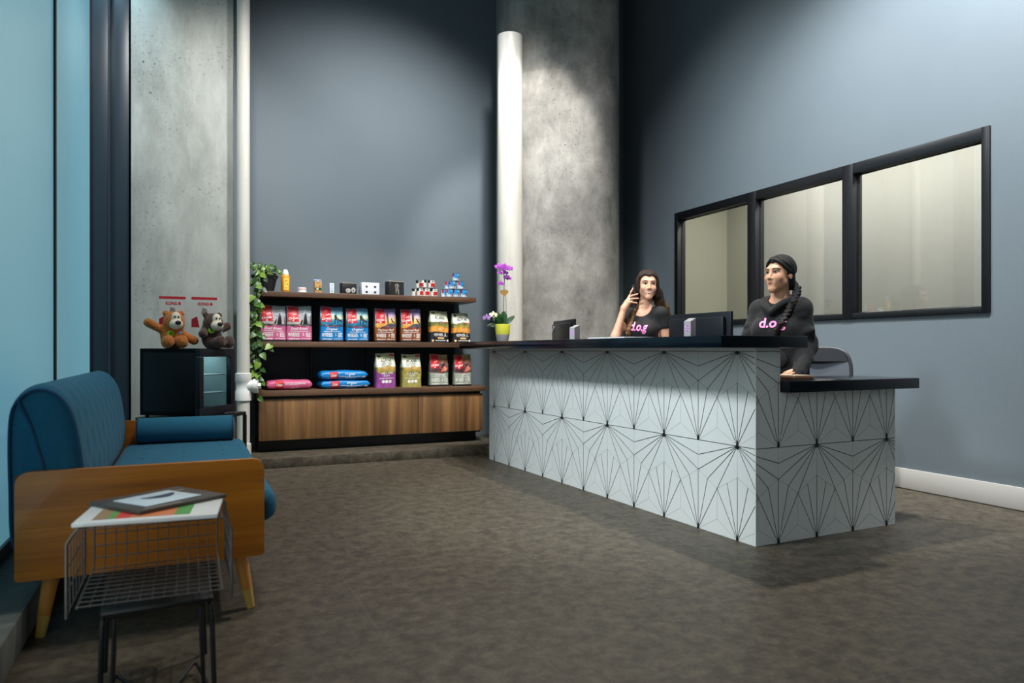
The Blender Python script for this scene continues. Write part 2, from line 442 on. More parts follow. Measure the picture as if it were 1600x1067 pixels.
# room beyond the inner window
b = MB(); b.box(6.6, 6.7, 1.0, WY + 0.1, 0, 3.4); b.box(5.05, 6.7, 0.9, 1.0, 0, 3.4); b.box(5.05, 6.7, WY, WY + 0.1, 0, 3.4); b.box(5.05, 6.7, 0.9, WY + 0.1, 3.4, 3.5)
structure(b.build('wall_beyond', M_beige))
# tiled step under the shelves
st = MB(); st.box(-0.75, WX - 0.02, 6.64, WY, 0, 0.088, 0.003); st.box(2.69, WX - 0.02, 6.40, 6.645, 0, 0.088, 0.003)
structure(st.build('floor_step', M_floor), 'dark tiled step running along the back wall under the shelves')
structure(MB().box(-0.95, -0.53, -3.3, 6.6, 0, 0.13, 0.006).build('trim_1', M_curb), 'grey concrete curb along the frosted street window')
# concrete pillar, column
structure(MB().box(-0.455, 0.378, 7.0, 7.54, 0.0, CZ, 0.012).build('concrete_pillar', M_conc), 'flat pale concrete pillar behind the black drinks fridge')
co = MB(); co.lathe([(0.664, 0.0), (0.664, 3.83), (0.660, 3.84), (0.660, 3.86), (0.664, 3.87), (0.664, CZ)], 72, (3.648, 6.85, 0))
structure(co.build('concrete_column', M_conc2), 'thick round concrete column behind the reception counter')

# inner window in the right wall
win = thing('window_1', 'black framed three pane window in the right wall behind the staff', None, (WX, 4.77, 1.94)); win['kind'] = 'structure'
def wl(o): return o.location
f = MB(); X0, X1 = -0.02, 0.09; cy, cz = 4.77, 1.94
for a, c in ((y0, y0 + 0.055), (y1 - 0.055, y1)): f.box(X0, X1, a - cy, c - cy, z0 - cz, z1 - cz, 0.004)
for a, c in ((z0, z0 + 0.045), (z1 - 0.085, z1)): f.box(X0, X1, y0 - cy + 0.05, y1 - cy - 0.05, a - cz, c - cz, 0.004)
for a, c in ((4.148, 4.25), (5.243, 5.35)): f.box(X0 - 0.004, X1, a - cy, c - cy, z0 - cz + 0.002, z1 - cz - 0.002, 0.004)
f.build('frame', M_black, win)
def pane_frame(a, c):
    g = MB(); g.tube([(0.045, a - cy + 0.008, z0 - cz + 0.05), (0.045, c - cy - 0.008, z0 - cz + 0.05), (0.045, c - cy - 0.008, z1 - cz - 0.09), (0.045, a - cy + 0.008, z1 - cz - 0.09)], 0.008, 4, closed=True)
    return g.build('glazing_bead', M_black, win)
M_reeded = glass_mat('rippled_window_glass', (0.88, 0.90, 0.84), 1.2, 0.1)
for i, (a, c) in enumerate(((3.115, 4.148), (4.25, 5.243), (5.35, 6.435))):
    MB().box(0.04, 0.046, a - cy, c - cy, z0 - cz + 0.04, z1 - cz - 0.08).build('pane', M_glass if i < 2 else M_reeded, win); pane_frame(a, c)
# street window at the left
w2 = thing('window_2', 'tall frosted street window with blue grey daylight behind the blue sofa', None, (-0.75, 3.0, 0.13)); w2['kind'] = 'structure'
for a, c in ((-6.25, -4.4), (-4.36, -2.5), (-2.46, -0.6), (-0.56, 2.125), (2.165, 3.885)):
    MB().box(-0.03, 0.0, a, c, 0.06, 5.4).build('pane', M_frost if a > -0.6 else M_frost2, w2)
g = MB()
for a in (-6.29, -4.4, -2.5, -0.6, 2.125, 3.885): g.box(-0.06, 0.012, a, a + 0.04, 0, 5.4)
g.box(-0.06, 0.014, -6.29, 3.925, 0, 0.06); g.box(-0.06, 0.014, -6.29, 3.925, 5.4, 5.46)
g.build('frame', M_black, w2)
structure(MB().box(-1.1, -0.82, -3.4, WY, 0, CZ).build('wall_left', M_navy))
tr = MB(); tr.box(-0.79, -0.61, 6.93, 6.99, 0, CZ, 0.004); tr.box(-0.612, -0.47, 7.03, 7.09, 0, CZ, 0.004); tr.box(-0.62, -0.606, 6.925, 7.05, 0, CZ)
structure(tr.build('trim_2', mat('black_blue_metal_cladding', (34, 46, 56), 0.35)), 'black metal cladding between the street window and the pillar')

# drain pipes
t = thing('drain_pipe', 'slim white drain pipe beside the flat pillar with a tee fitting near the shelf', 'pipe', (0.457, 6.93, 0.088))
MB().lathe([(0.056, 0.0), (0.056, CZ - 0.1)], 28).build('pipe', M_pipe, t)
q = MB(); q.lathe([(0.056, 0.0), (0.068, 0.005), (0.068, 0.11), (0.056, 0.115)], 28); q.build('collar', M_pipe, t)
q = MB(); q.lathe([(0.057, 0.50), (0.070, 0.505), (0.070, 0.59), (0.064, 0.6), (0.064, 0.67), (0.070, 0.68), (0.070, 0.75), (0.057, 0.755)], 28)
q.tube([(0, 0, 0.635), (0.10, -0.02, 0.635)], 0.055, 20); q.tube([(0.085, -0.017, 0.635), (0.125, -0.025, 0.635)], 0.066, 20)
tee = q.build('tee_fitting', M_white, t)
MB().tube([(0.12, -0.024, 0.635), (0.15, -0.03, 0.635)], 0.03, 6).build('plug', M_white, tee)
t = thing('drain_pipe', 'thick off white drain pipe standing against the round column behind the orchid', 'pipe', (2.932, 6.515, 0.088))
ztop = 1.05 + (547 - 57) / 1115 * 7.14
MB().lathe([(0.127, 0.0), (0.127, ztop - 0.088 - 0.003), (0.124, ztop - 0.088)], 40).build('pipe', M_pipe, t)
MB().lathe([(0.127, 0.0), (0.134, 0.004), (0.134, 0.09), (0.127, 0.095)], 40).build('collar', M_pipe, t)

# ------------------------------------------------------------------ reception counter
RC = math.radians(1.9)
ctr = thing('reception_counter', 'white tiled reception counter with black ray pattern and dark stepped countertops', 'counter', (2.758, 2.931, 0), RC)
def tile_lines(u0, u1, v0, v1, nodes, wd, R, rows):
    """straight lines and joints of the hexagon tiles; u along, v down from the top line"""
    L, G, D = [], [], []
    ks = range(-1, int((u1 - u0) / wd) + 4)
    for r in range(rows):
        o = r * R
        for k in range(-16, 17):
            x = nodes + k * wd; main = (k % 2 == 0)
            if x < u0 - wd * 1.5 or x > u1 + wd * 1.5: continue
            for s in (-1, 1):
                L += [((x, o + R), (x + s * wd / 2, o + R / 2)), ((x, o + R), (x + s * wd / 4, o + R * 0.4167))]
                G += [((x, o + R / 3), (x + s * wd / 2, o + R / 2)), ((x, o + R), (x + s * wd / 2, o + R * 0.8333))]
            L.append(((x, o + R), (x, o + R / 3))); G.append(((x, o), (x, o + R / 3))); G.append(((x + wd / 2, o + R / 2), (x + wd / 2, o + R * 0.8333)))
            D.append((x, o + R, -1))
            if main:
                D.append((x, o, 1))
                for s in (-1, 1):
                    for a, c in ((1, 0), (1, 1 / 6), (1, 1 / 3), (0.75, 0.4167), (0.5, 0.5)):
                        L.append(((x, o), (x + s * a * wd, o + c * R)))
    def clip(S):
        out = []
        for (a, b), (c, d) in S:
            t0, t1 = 0.0, 1.0; ok = True
            for p, q in ((-(c - a), a - u0), (c - a, u1 - a), (-(d - b), b - v0), (d - b, v1 - b)):
                if abs(p) < 1e-9:
                    if q < 0: ok = False
                elif p < 0: t0 = max(t0, q / p)
                else: t1 = min(t1, q / p)
            if ok and t1 - t0 > 1e-4: out.append(((a + (c - a) * t0, b + (d - b) * t0), (a + (c - a) * t1, b + (d - b) * t1)))
        return out
    return clip(L), clip(G), [d for d in D if u0 < d[0] < u1 and v0 - 0.01 < d[1] < v1 + 0.01]
ZT = 1.043
def tile_face(mb, u0, u1, v0, v1, nodes, wd, P, n, lw=0.0035):
    L, G, D = tile_lines(u0, u1, v0, v1, nodes, wd, ZT / 2, 2)
    for a, c in G: mb.strip(P(*a, 0.0004), P(*c, 0.0004), 0.0028, n, 2)
    for a, c in L: mb.strip(P(*a, 0.0009), P(*c, 0.0009), lw, n, 1)
    for x, v, s in D:
        h = 0.02 if s > 0 else 0.03; ww = 0.011
        a, c = (v, v + h) if s > 0 else (v - h, v)
        if c > v1 or a < v0 - 0.005: continue
        pts = [(x - ww, v), (x + ww, v), (x + 0.004, v + s * h), (x - 0.004, v + s * h)]
        mb.poly([P(px, pv, 0.0013) for px, pv in pts], 1)
q = MB(); q.box(0, 0.18, 0, 3.43, 0, 1.062, 0.0015)
tile_face(q, 0.004, 3.426, -0.016, ZT, 0.135, 0.318, lambda u, v, o: (-o, u, ZT - v), (-1, 0, 0))
tile_face(q, 0.004, 0.178, -0.016, ZT, 0.46, 0.295, lambda u, v, o: (u, -o, ZT - v), (0, -1, 0))
q.build('tiled_front', [M_tile, M_line, M_grout], ctr, smooth=0, recalc=False)
q = MB(); q.box(0.1805, 1.13, 0, 0.1, 0, 0.82, 0.0015)
tile_face(q, 0.1805, 1.127, ZT - 0.82, ZT, 0.46, 0.295, lambda u, v, o: (u, -o, ZT - v), (0, -1, 0))
q.build('tiled_end', [M_tile, M_line, M_grout], ctr, smooth=0, recalc=False)
MB().box(-0.31, 0.305, -0.075, 3.44, 1.0625, 1.125, 0.003).build('high_countertop', M_quartz, ctr)
MB().box(0.181, 1.262, -0.065, 0.42, 0.8205, 0.882, 0.003).build('low_countertop', M_quartz, ctr)
MB().box(0.18, 0.46, 0.45, 3.42, 0.72, 0.76, 0.003).build('desk_top', M_quartz, ctr)
q = MB(); q.box(1.03, 1.13, 0.1, 0.40, 0, 0.82); q.box(0.18, 0.22, 0.1, 3.42, 0, 0.72); q.box(0.22, 0.45, 3.36, 3.40, 0, 0.72)
q.build('side_panel', M_white, ctr)
# ------------------------------------------------------------------ shelf unit
SY = 7.0; SZ = 0.088
sh = thing('shelf_unit', 'walnut wall shelf unit with three oak cabinet doors standing on the step', 'shelf unit', (1.7, SY, SZ))
def sb(x0, x1, ya, yb, za, zb, bev=0.0, mb=None):
    mb = mb or MB(); return mb.box(x0 - 1.7, x1 - 1.7, ya - SY, yb - SY, za - SZ, zb - SZ, bev)
sb(0.594, 2.762, SY, 7.515, 1.553, 1.602, 0.003).build('top_shelf', M_walnut, sh)
sb(0.571, 2.76, SY, 7.515, 1.078, 1.130, 0.003).build('middle_shelf', M_walnut, sh)
sb(0.586, 2.858, SY - 0.02, 7.52, 0.618, 0.672, 0.003).build('worktop', M_walnut, sh)
sb(0.60, 2.70, 7.516, 7.546, 0.672, 1.553).build('back_panel', M_navy, sh)
cb = sb(0.61, 2.82, SY + 0.035, 7.52, 0.185, 0.618).build('cabinet_body', M_blackp, sh)
for a, c in ((0.596, 1.345), (1.349, 2.128), (2.132, 2.838)): sb(a, c, SY + 0.008, SY + 0.034, 0.203, 0.592, 0.0015).build('door', M_oak, sh)
sb(0.60, 2.82, SY + 0.16, 7.5, SZ, 0.186).build('toe_kick', M_blackp, sh)
M_div = mat('grey_black_steel', (34, 40, 48), 0.45)
for x in (1.135, 1.70, 2.26):
    sb(x - 0.006, x + 0.006, 7.42, 7.516, 0.672, 1.078).build('divider', M_div, sh); sb(x - 0.006, x + 0.006, 7.42, 7.516, 1.130, 1.553).build('divider', M_div, sh)

# ------------------------------------------------------------------ bags of dog food
def P_(c, r=0.45): return mat('print_%d_%d_%d' % c, c, r)
def bag_shape(w, h, dp, taper=0.0, seed=0, lean=0.0):
    rnd = random.Random(seed); ph = [rnd.uniform(0, 6.28) for _ in range(6)]
    def T(v):
        s = min(1.0, max(0.0, (v - 0.55) / 0.45)); s = s * s * (3 - 2 * s)
        return dp * (1 - s) + 0.02 * s
    def W(v): return w * (1 - taper * v) * (0.985 + 0.015 * math.sin(v * 9 + ph[0]))
    def wr(u, v): return 0.0022 * (math.sin(u * 5 + v * 7 + ph[1]) + math.sin(u * 9 - v * 11 + ph[2])) + 0.0006 * math.sin(v * 31 + u * 6 + ph[3])
    def front(u, v, o=0.0):
        edge = max(0.0, 1 - abs(u) ** 6) ** (1 / 6)
        y = -(T(v) / 2) * edge - wr(u, v) * edge - o + lean * v * v * h
        return (u * W(v) / 2, y, v * h + 0.004 * math.sin(u * 3 + ph[4]) * v)
    def ring(a, v):
        c, s = math.cos(a), math.sin(a); p = 1 / 3.0
        u = math.copysign(abs(c) ** p, c)
        x, yf, z = front(u, v)
        yy = math.copysign(abs(s) ** p, s)
        base = lean * v * v * h
        y = base + yy * (T(v) / 2) + wr(u, v) * yy
        return (x, y, z)
    return front, ring, W, T
def pouch(mb, ring, n=64, nv=40, bands=((0, 0),)):
    us = [-1 + 2 * (i + 0.5) / (n // 2) for i in range(n // 2)]; us = [math.copysign(abs(u) ** 0.7, u) for u in us]
    A = [-math.acos(max(-1, min(1, math.copysign(abs(u) ** 3, u)))) for u in us] + [math.acos(max(-1, min(1, math.copysign(abs(u) ** 3, u)))) for u in us[::-1]]
    V = [[mb.bm.verts.new(ring(a, j / nv)) for a in A] for j in range(nv + 1)]
    for j in range(nv):
        for i in range(n):
            f = mb.bm.faces.new([V[j][i], V[j][(i + 1) % n], V[j + 1][(i + 1) % n], V[j + 1][i]]); f.material_index = [m for v, m in bands if j / nv >= v][-1]
    mb.bm.faces.new(V[0][::-1]).material_index = bands[0][1]; mb.bm.faces.new(V[-1]).material_index = bands[-1][1]
def rect(mb, fr, u0, u1, v0, v1, o, mi=0, nu=10, nv=8): mb.grid(lambda a, b: fr(u0 + (u1 - u0) * a, v0 + (v1 - v0) * b, o), nu, nv, mi)
def shape(mb, fr, pts, o, mi=0):
    """outline on the bag, cut fine enough to follow it"""
    bm = bmesh.new(); f = bm.faces.new([bm.verts.new((a, b, 0)) for a, b in pts])
    bmesh.ops.triangulate(bm, faces=[f]); bmesh.ops.subdivide_edges(bm, edges=list(bm.edges), cuts=4, use_grid_fill=True)
    for v in bm.verts: v.co = Vector(fr(v.co.x, v.co.y, o + 0.0008))
    mb.merge(bm, mi)
def tx(mb, fr, W, h, s, u, v, w=None, hh=None, mi=0, bold=0.0, shear=0.0, arch=0.0, o=0.0022, rot=0.0):
    def pl(x, y):
        X = x * math.cos(rot) - y * math.sin(rot); Y = x * math.sin(rot) + y * math.cos(rot)
        return fr(u + X * 2 / W(v), v + Y / h, o)
    add_text(mb, s, pl, w, hh, mi, bold, shear, arch)
def dots(mb, fr, u0, u1, v, n, r, W, h, mi, o=0.0022):
    for i in range(n):
        u = u0 + (u1 - u0) * (i / max(1, n - 1))
        mb.poly([fr(u + r * 2 / W(v) * math.cos(2 * PI * k / 14), v + r / h * math.sin(2 * PI * k / 14), o) for k in range(14)], mi)
def smalltext(mb, fr, rnd, u0, u1, v0, v1, rows, mi, o=0.0018):
    """rows of tiny print"""
    for i in range(rows):
        v = v1 - (v1 - v0) * (i + 0.5) / rows; u = u0
        hh = (v1 - v0) / rows * 0.3
        while u < u1 - 0.03:
            l = min(rnd.uniform(0.06, 0.2), u1 - u); rect(mb, fr, u, u + l, v - hh, v + hh, o, mi, 2, 1); u += l + 0.03
def circle_pts(cx, cy, rx, ry, n=14): return [(cx + rx * math.cos(2 * PI * k / n), cy + ry * math.sin(2 * PI * k / n)) for k in range(n)]

WHT = (236, 234, 230); RED = (196, 18, 34); DARKB = (20, 20, 24)
def bag_square(base, sky, hill, title, kind, label, loc, rz=0, size=(0.243, 0.345, 0.085), seed=0, group=None, title2=None):
    w, h, dp = size
    fr, ring, W, T = bag_shape(w, h, dp, 0.02, seed); rnd = random.Random(seed + 50)
    t = thing('dog_food_bag', label, 'bag', loc, rz, group)
    b = MB(); pouch(b, ring, bands=((0, 1), (0.035, 0), (0.44, 2))); b.build('pouch', [P_(base, 0.38), P_((26, 26, 30)), P_(tuple(int(0.5 * v + 60) for v in hill), 0.38)], t, smooth=60)
    q = MB(); ms = [sky, P_(hill), P_(RED), P_(DARKB)]
    rect(q, fr, -0.95, 0.95, 0.43, 0.985, 0.0006, 0, 14, 10)
    hp = [(-0.95, 0.43), (0.95, 0.43), (0.95, 0.47), (0.6, 0.5), (0.2, 0.49), (-0.1, 0.46), (-0.5, 0.49), (-0.95, 0.47)]
    if kind == 'rock': hp = [(-0.5, 0.43), (0.95, 0.43), (0.95, 0.52), (0.55, 0.555), (0.2, 0.55), (-0.1, 0.49)]
    shape(q, fr, hp, 0.001, 1)
    rect(q, fr, -0.88 if kind != 'fish' else -0.9, -0.05, 0.56, 0.98, 0.0012, 2, 8, 6)
    s = 0.55
    if kind == 'sit':
        for pts in (circle_pts(0.5, 0.76, 0.07, 0.035), [(0.42, 0.74), (0.58, 0.74), (0.66, 0.5), (0.5, 0.47), (0.3, 0.5)], [(0.05, 0.5), (0.22, 0.63), (0.28, 0.6), (0.2, 0.5)]): shape(q, fr, pts, 0.0014, 3)
    elif kind == 'hug':
        for pts in (circle_pts(0.32, 0.75, 0.1, 0.04), [(0.2, 0.74), (0.42, 0.74), (0.6, 0.66), (0.85, 0.6), (0.8, 0.57), (0.55, 0.61), (0.5, 0.52), (0.44, 0.52), (0.42, 0.62), (0.3, 0.63), (0.27, 0.52), (0.2, 0.52), (0.22, 0.64)]): shape(q, fr, pts, 0.0014, 3)
    elif kind == 'walk' or kind == 'rock':
        for pts in (circle_pts(0.2, 0.86, 0.05, 0.028), [(0.12, 0.83), (0.28, 0.83), (0.3, 0.7), (0.27, 0.56), (0.22, 0.56), (0.2, 0.68), (0.18, 0.56), (0.13, 0.56), (0.1, 0.7)], [(0.45, 0.72), (0.55, 0.7), (0.75, 0.6), (0.9, 0.54), (0.85, 0.53), (0.6, 0.6)]): shape(q, fr, pts, 0.0014, 3)
    elif kind == 'fish':
        for pts in ([(0.0, 0.72), (0.4, 0.68), (0.3, 0.64)], [(0.2, 0.6), (0.5, 0.63), (0.6, 0.74), (0.35, 0.7)]): shape(q, fr, pts, 0.0014, 3)
        shape(q, fr, [(0.1, 0.46), (0.5, 0.66), (0.85, 0.56), (0.6, 0.45)], 0.0012, 4)
    ms.append(P_((222, 128, 104)))
    rect(q, fr, -0.42, 0.42, 0.425, 0.45, 0.0016, 2, 6, 1)
    q.build('printed_picture', ms, t, smooth=0)
    lt = MB()
    tx(lt, fr, W, h, 'Orijen', -0.47, 0.625, 0.085, None, 0, 0.012, 0.35, rot=0.12)
    lt.strip(fr(-0.5, 0.75, 0.0022), fr(-0.2, 0.785, 0.0022), 0.008, (0, -1, 0)); lt.strip(fr(-0.55, 0.6, 0.0022), fr(-0.42, 0.57, 0.0022), 0.007, (0, -1, 0))
    lt.build('logo_lettering', P_(WHT), t, smooth=0); lt = MB()
    tx(lt, fr, W, h, title, 0, 0.335, 0.165 if len(title) > 8 else 0.115, None, 0, 0.01, 0.4)
    rect(lt, fr, -0.72, 0.72, 0.287, 0.300, 0.0018, 0, 8, 1)
    tx(lt, fr, W, h, '85', -0.68, 0.155, None, 0.032, 0, 0.01)
    tx(lt, fr, W, h, '5', 0.3, 0.165, None, 0.026, 0, 0.01)
    smalltext(lt, fr, rnd, -0.5, 0.02, 0.14, 0.26, 3, 0); smalltext(lt, fr, rnd, 0.5, 0.85, 0.13, 0.26, 3, 0); dots(lt, fr, 0.2, 0.8, 0.085, 5, 0.005, W, h, 0)
    smalltext(lt, fr, rnd, -0.8, 0.0, 0.06, 0.1, 1, 0)
    lt.build('lettering', P_(WHT), t, smooth=0)
    return t
def bag_acana(limited, base, mid, low, label, loc, rz=0, size=(0.225, 0.33, 0.09), seed=0, group=None, recipe='LAMB & APPLE', lean=0.0):
    w, h, dp = size
    fr, ring, W, T = bag_shape(w, h, dp, 0.05, seed, lean); rnd = random.Random(seed + 50)
    t = thing('dog_food_bag', label, 'bag', loc, rz, group)
    b = MB(); pouch(b, ring, bands=((0, 0), (0.5, 1), (0.6, 2)) if limited else ((0, 0), (0.32, 1), (0.5, 2), (0.64, 3))); b.build('pouch', [P_(low, 0.4), P_((120, 116, 64)), P_((200, 204, 184))] if limited else [P_(low, 0.4), P_(mid, 0.4), P_((104, 104, 58)), P_((196, 200, 172))], t, smooth=60)
    q = MB(); cream = gradient('cream_sky_print', [(0, (206, 216, 214)), (0.6, (216, 218, 196)), (1, (176, 180, 116))], 2, 0.17, 0.33)
    land = gradient('field_print_%d' % limited, [(0, (66, 84, 44)), (0.5, (168, 148, 66)), (1, (196, 160, 84) if limited else (92, 92, 44))], 2, 0.13, 0.2, noise=0.7)
    ms = [cream, land, P_(mid), P_(low), P_(WHT), P_((24, 26, 28)), P_((204, 60, 52)), P_((238, 186, 128))]
    a, c = (0.46, 0.62) if limited else (0.50, 0.66)
    rect(q, fr, -0.96, 0.96, c - 0.04, 0.985, 0.0006, 0, 12, 8)
    n = 16
    wav = lambda u, k: k + 0.018 * math.sin(u * 4 + 1) + 0.01 * math.sin(u * 9)
    V = q.grid(lambda x, y: fr(-0.96 + 1.92 * x, a - 0.04 + (wav(-0.96 + 1.92 * x, c) - a + 0.04) * y, 0.001), 16, 5, 1)
    if not limited:
        shape(q, fr, [(0.0, 0.645), (0.5, 0.675), (0.9, 0.66), (0.9, 0.645), (0.4, 0.65)], 0.0014, 6)
        q.grid(lambda x, y: fr(-0.97 + 1.94 * x, (0.31 + (0.5 + 0.02 * math.sin(x * 5) - 0.31) * y), 0.0014), 14, 4, 2)
        q.grid(lambda x, y: fr(-0.97 + 1.94 * x, (0.0 + (0.33 + 0.015 * math.sin(x * 5) - 0.0) * y), 0.0018), 14, 6, 3)
    else: rect(q, fr, 0.45, 0.93, 0.915, 0.98, 0.0012, 6, 4, 2)
    rect(q, fr, -0.85, -0.5, 0.9, 0.95, 0.0012, 5, 3, 2)
    q.build('printed_picture', ms, t, smooth=0)
    lt = MB(); lm = [P_((22, 24, 28)), P_(WHT), P_((238, 186, 128))]
    tx(lt, fr, W, h, 'ACANA', 0.0 if limited else 0.05, 0.76 if limited else 0.745, 0.115, 0.036, 0, 0.02, arch=0.006)
    lt.build('logo_lettering', lm, t, smooth=0); lt = MB()
    if limited:
        tx(lt, fr, W, h, 'LIMITED', 0, 0.67, 0.115, 0.024, 0, 0.0); smalltext(lt, fr, rnd, -0.45, 0.45, 0.640, 0.655, 1, 0)
        lt.build('middle_lettering', lm, t, smooth=0); lt = MB()
        tx(lt, fr, W, h, recipe, 0, 0.40, 0.125, 0.018, 1, 0.015); tx(lt, fr, W, h, 'RECIPE', 0, 0.33, 0.065, 0.017, 1, 0.015)
        smalltext(lt, fr, rnd, -0.75, 0.75, 0.26, 0.29, 1, 1); dots(lt, fr, -0.35, 0.35, 0.18, 3, 0.0165, W, h, 1)
    else:
        smalltext(lt, fr, rnd, -0.18, 0.2, 0.41, 0.445, 1, 1, 0.0026)
        for u in (-0.45, 0.05, 0.55): tx(lt, fr, W, h, '60%' if u < 0.5 else '5', u, 0.225, None, 0.022, 1, 0.02, o=0.0026); smalltext(lt, fr, rnd, u - 0.2, u + 0.2, 0.195, 0.215, 1, 1, 0.0026)
        rect(lt, fr, -0.28, 0.4, 0.115, 0.165, 0.0026, 2, 4, 1); smalltext(lt, fr, rnd, -0.5, 0.6, 0.045, 0.08, 1, 1, 0.0026); dots(lt, fr, 0.8, 0.82, 0.06, 1, 0.012, W, h, 1, 0.0026); dots(lt, fr, -0.8, -0.8, 0.06, 1, 0.012, W, h, 2, 0.0026)
    lt.build('lettering', lm, t, smooth=0)
    return t
SK1 = gradient('grey_dusk_print', [(0, (188, 176, 168)), (0.5, (148, 150, 156)), (1, (158, 172, 178))], 2, 0.15, 0.34)
SK2 = gradient('blue_lake_print', [(0, (20, 96, 140)), (0.35, (40, 150, 190)), (0.42, (196, 206, 150)), (0.7, (110, 170, 190)), (1, (44, 120, 168))], 2, 0.15, 0.34)
SK3 = gradient('purple_sunset_print', [(0, (226, 150, 60)), (0.35, (230, 190, 110)), (0.7, (150, 128, 178)), (1, (104, 92, 150))], 2, 0.15, 0.34)
SK4 = gradient('brown_evening_print', [(0, (72, 44, 48)), (0.35, (110, 60, 58)), (0.7, (150, 112, 78)), (1, (196, 172, 118))], 2, 0.15, 0.34)
ZM, ZB = 1.1305, 0.6725
PK, BL, BR, GG = (196, 96, 138), (10, 122, 190), (134, 74, 36), (150, 158, 142)
GP, GB, GR, GA, GF = 'pink bags on the middle shelf', 'upright blue bags on the middle shelf', 'brown bags on the middle shelf', 'cream and black bags on the middle shelf', 'grey green bags on the worktop'
Y = 7.12
def xat(px, y, F=1115.0, th=math.radians(24.4)):
    u = (px - 800) / F; d = y / (math.cos(th) - u * math.sin(th)); return d * math.sin(th) + u * d * math.cos(th)
bag_square(PK, SK1, (70, 62, 66), 'Small Breed', 'sit', 'pink dog food bag on the middle shelf, nearest the trailing plant', (xat(427, 7.07), Y, ZM), 0.02, seed=1, group=GP)
bag_square(PK, SK1, (70, 62, 66), 'Small Breed', 'sit', 'pink dog food bag on the middle shelf, on the side of the upright blue bags', (xat(468, 7.07), Y, ZM), 0, seed=2, group=GP)
bag_square(BL, SK2, (56, 72, 90), 'Original', 'hug', 'upright blue dog food bag on the middle shelf, next to the pink bags', (xat(519, 7.07), Y, ZM), 0.05, (0.232, 0.345, 0.085), 3, GB)
bag_square(BL, SK2, (56, 72, 90), 'Original', 'hug', 'upright blue dog food bag on the middle shelf, next to the brown bags', (xat(559, 7.07), Y, ZM), 0.03, (0.232, 0.335, 0.085), 4, GB)
bag_square(BR, SK3, (78, 78, 90), 'Regional Red', 'rock', 'brown dog food bag with sunset picture, next to the upright blue bags', (xat(603, 7.07), Y, ZM), 0.03, (0.228, 0.34, 0.085), 5, GR)
bag_square(BR, SK3, (78, 78, 90), 'Regional Red', 'rock', 'brown dog food bag with sunset picture, next to the cream and black bags', (xat(643, 7.07), Y, ZM), 0.0, (0.222, 0.34, 0.085), 6, GR)
bag_acana(0, None, (226, 154, 66), (34, 36, 40), 'cream, orange and black dog food bag next to the brown bags', (xat(687, 7.07), Y, ZM), 0.14, (0.215, 0.325, 0.1), 7, GA)
bag_acana(0, None, (226, 154, 66), (34, 36, 40), 'cream, orange and black dog food bag at the outer end of the middle shelf', (xat(722, 7.07), Y, ZM), 0.1, (0.205, 0.31, 0.1), 8, GA, lean=0.06)
bag_acana(1, None, (150, 84, 152), (150, 76, 148), 'purple and cream dog food bag standing on the worktop', (xat(603, 7.05), 7.10, ZB), 0.12, (0.215, 0.345, 0.11), 9)
bag_acana(1, None, (168, 156, 84), (164, 154, 82), 'olive and cream dog food bag standing beside the purple bag', (xat(644, 7.05), 7.11, ZB), 0.08, (0.215, 0.335, 0.11), 10, recipe='DUCK & PEAR')
bag_square(GG, SK4, (70, 52, 58), 'Original', 'fish', 'grey green dog food bag with fish picture, next to the olive bag', (xat(687, 7.07), 7.12, ZB), 0.06, (0.212, 0.335, 0.085), 11, GF)
bag_square(GG, SK4, (70, 52, 58), 'Original', 'fish', 'grey green dog food bag with fish picture, at the outer end of the worktop', (xat(724, 7.07), 7.12, ZB), 0.06, (0.205, 0.33, 0.085), 12, GF)
# bags lying flat
def lying(base, label, loc, rz, w, dp, h, title, seed, group=None, lowtop=0.0):
    rnd = random.Random(seed); ph = [rnd.uniform(0, 6.28) for _ in range(5)]
    t = thing('dog_food_bag', label, 'bag', loc, rz, group)
    def pt(u, a, o=0.0):   # u along the bag, a round it
        end = max(0.0, 1 - abs(u) ** 5) ** (1 / 3)
        c, s = math.cos(a), math.sin(a)
        y = math.copysign(abs(c) ** 0.45, c) * (dp / 2 + o); z = math.copysign(abs(s) ** 0.6, s) * (h / 2) * (0.25 + 0.75 * end)
        z += 0.003 * math.sin(u * 6 + ph[0] + a) * end; y += 0.004 * math.sin(u * 7 + ph[1]) * end
        return (u * w / 2, y, h / 2 + z)
    q = MB(); n = 32; m = 26
    V = [[q.bm.verts.new(pt(-1 + 2 * j / m, 2 * PI * i / n)) for i in range(n)] for j in range(m + 1)]
    for j in range(m):
        for i in range(n): q.bm.faces.new([V[j][i], V[j][(i + 1) % n], V[j + 1][(i + 1) % n], V[j + 1][i]])
    q.bm.faces.new(V[0]); q.bm.faces.new(V[-1][::-1]); q.build('pouch', P_(base, 0.38), t, smooth=60)
    fr = lambda u, v, o=0.0: pt(u, PI + (0.5 - v) * 1.5, o)
    r = MB(); rect(r, fr, -0.62, -0.27, 0.02, 0.98, 0.001, 0, 6, 8)
    r.build('printed_block', P_(RED), t, smooth=0)
    l = MB(); W = lambda v: w
    tx(l, fr, W, h, 'Orijen', -0.45, 0.4, 0.055, 0.018, 0, 0.012, 0.35, o=0.002)
    if title: tx(l, fr, W, h, title, 0.25, 0.52, 0.1, 0.016, 0, 0.01, 0.4, o=0.002); rect(l, fr, -0.2, 0.7, 0.38, 0.42, 0.0018, 0, 8, 1); rect(l, fr, 0.76, 0.9, 0.15, 0.4, 0.0018, 0, 2, 2)
    else: smalltext(l, fr, rnd, -0.2, 0.7, 0.5, 0.62, 2, 0)
    smalltext(l, fr, rnd, 0.05, 0.5, 0.2, 0.3, 1, 0); l.build('lettering', P_(WHT), t, smooth=0)
    return t
lying((200, 88, 128), 'pink dog food bag lying flat on the worktop', (xat(452, 7.1), 7.17, ZB), -0.03, 0.415, 0.27, 0.094, None, 21)
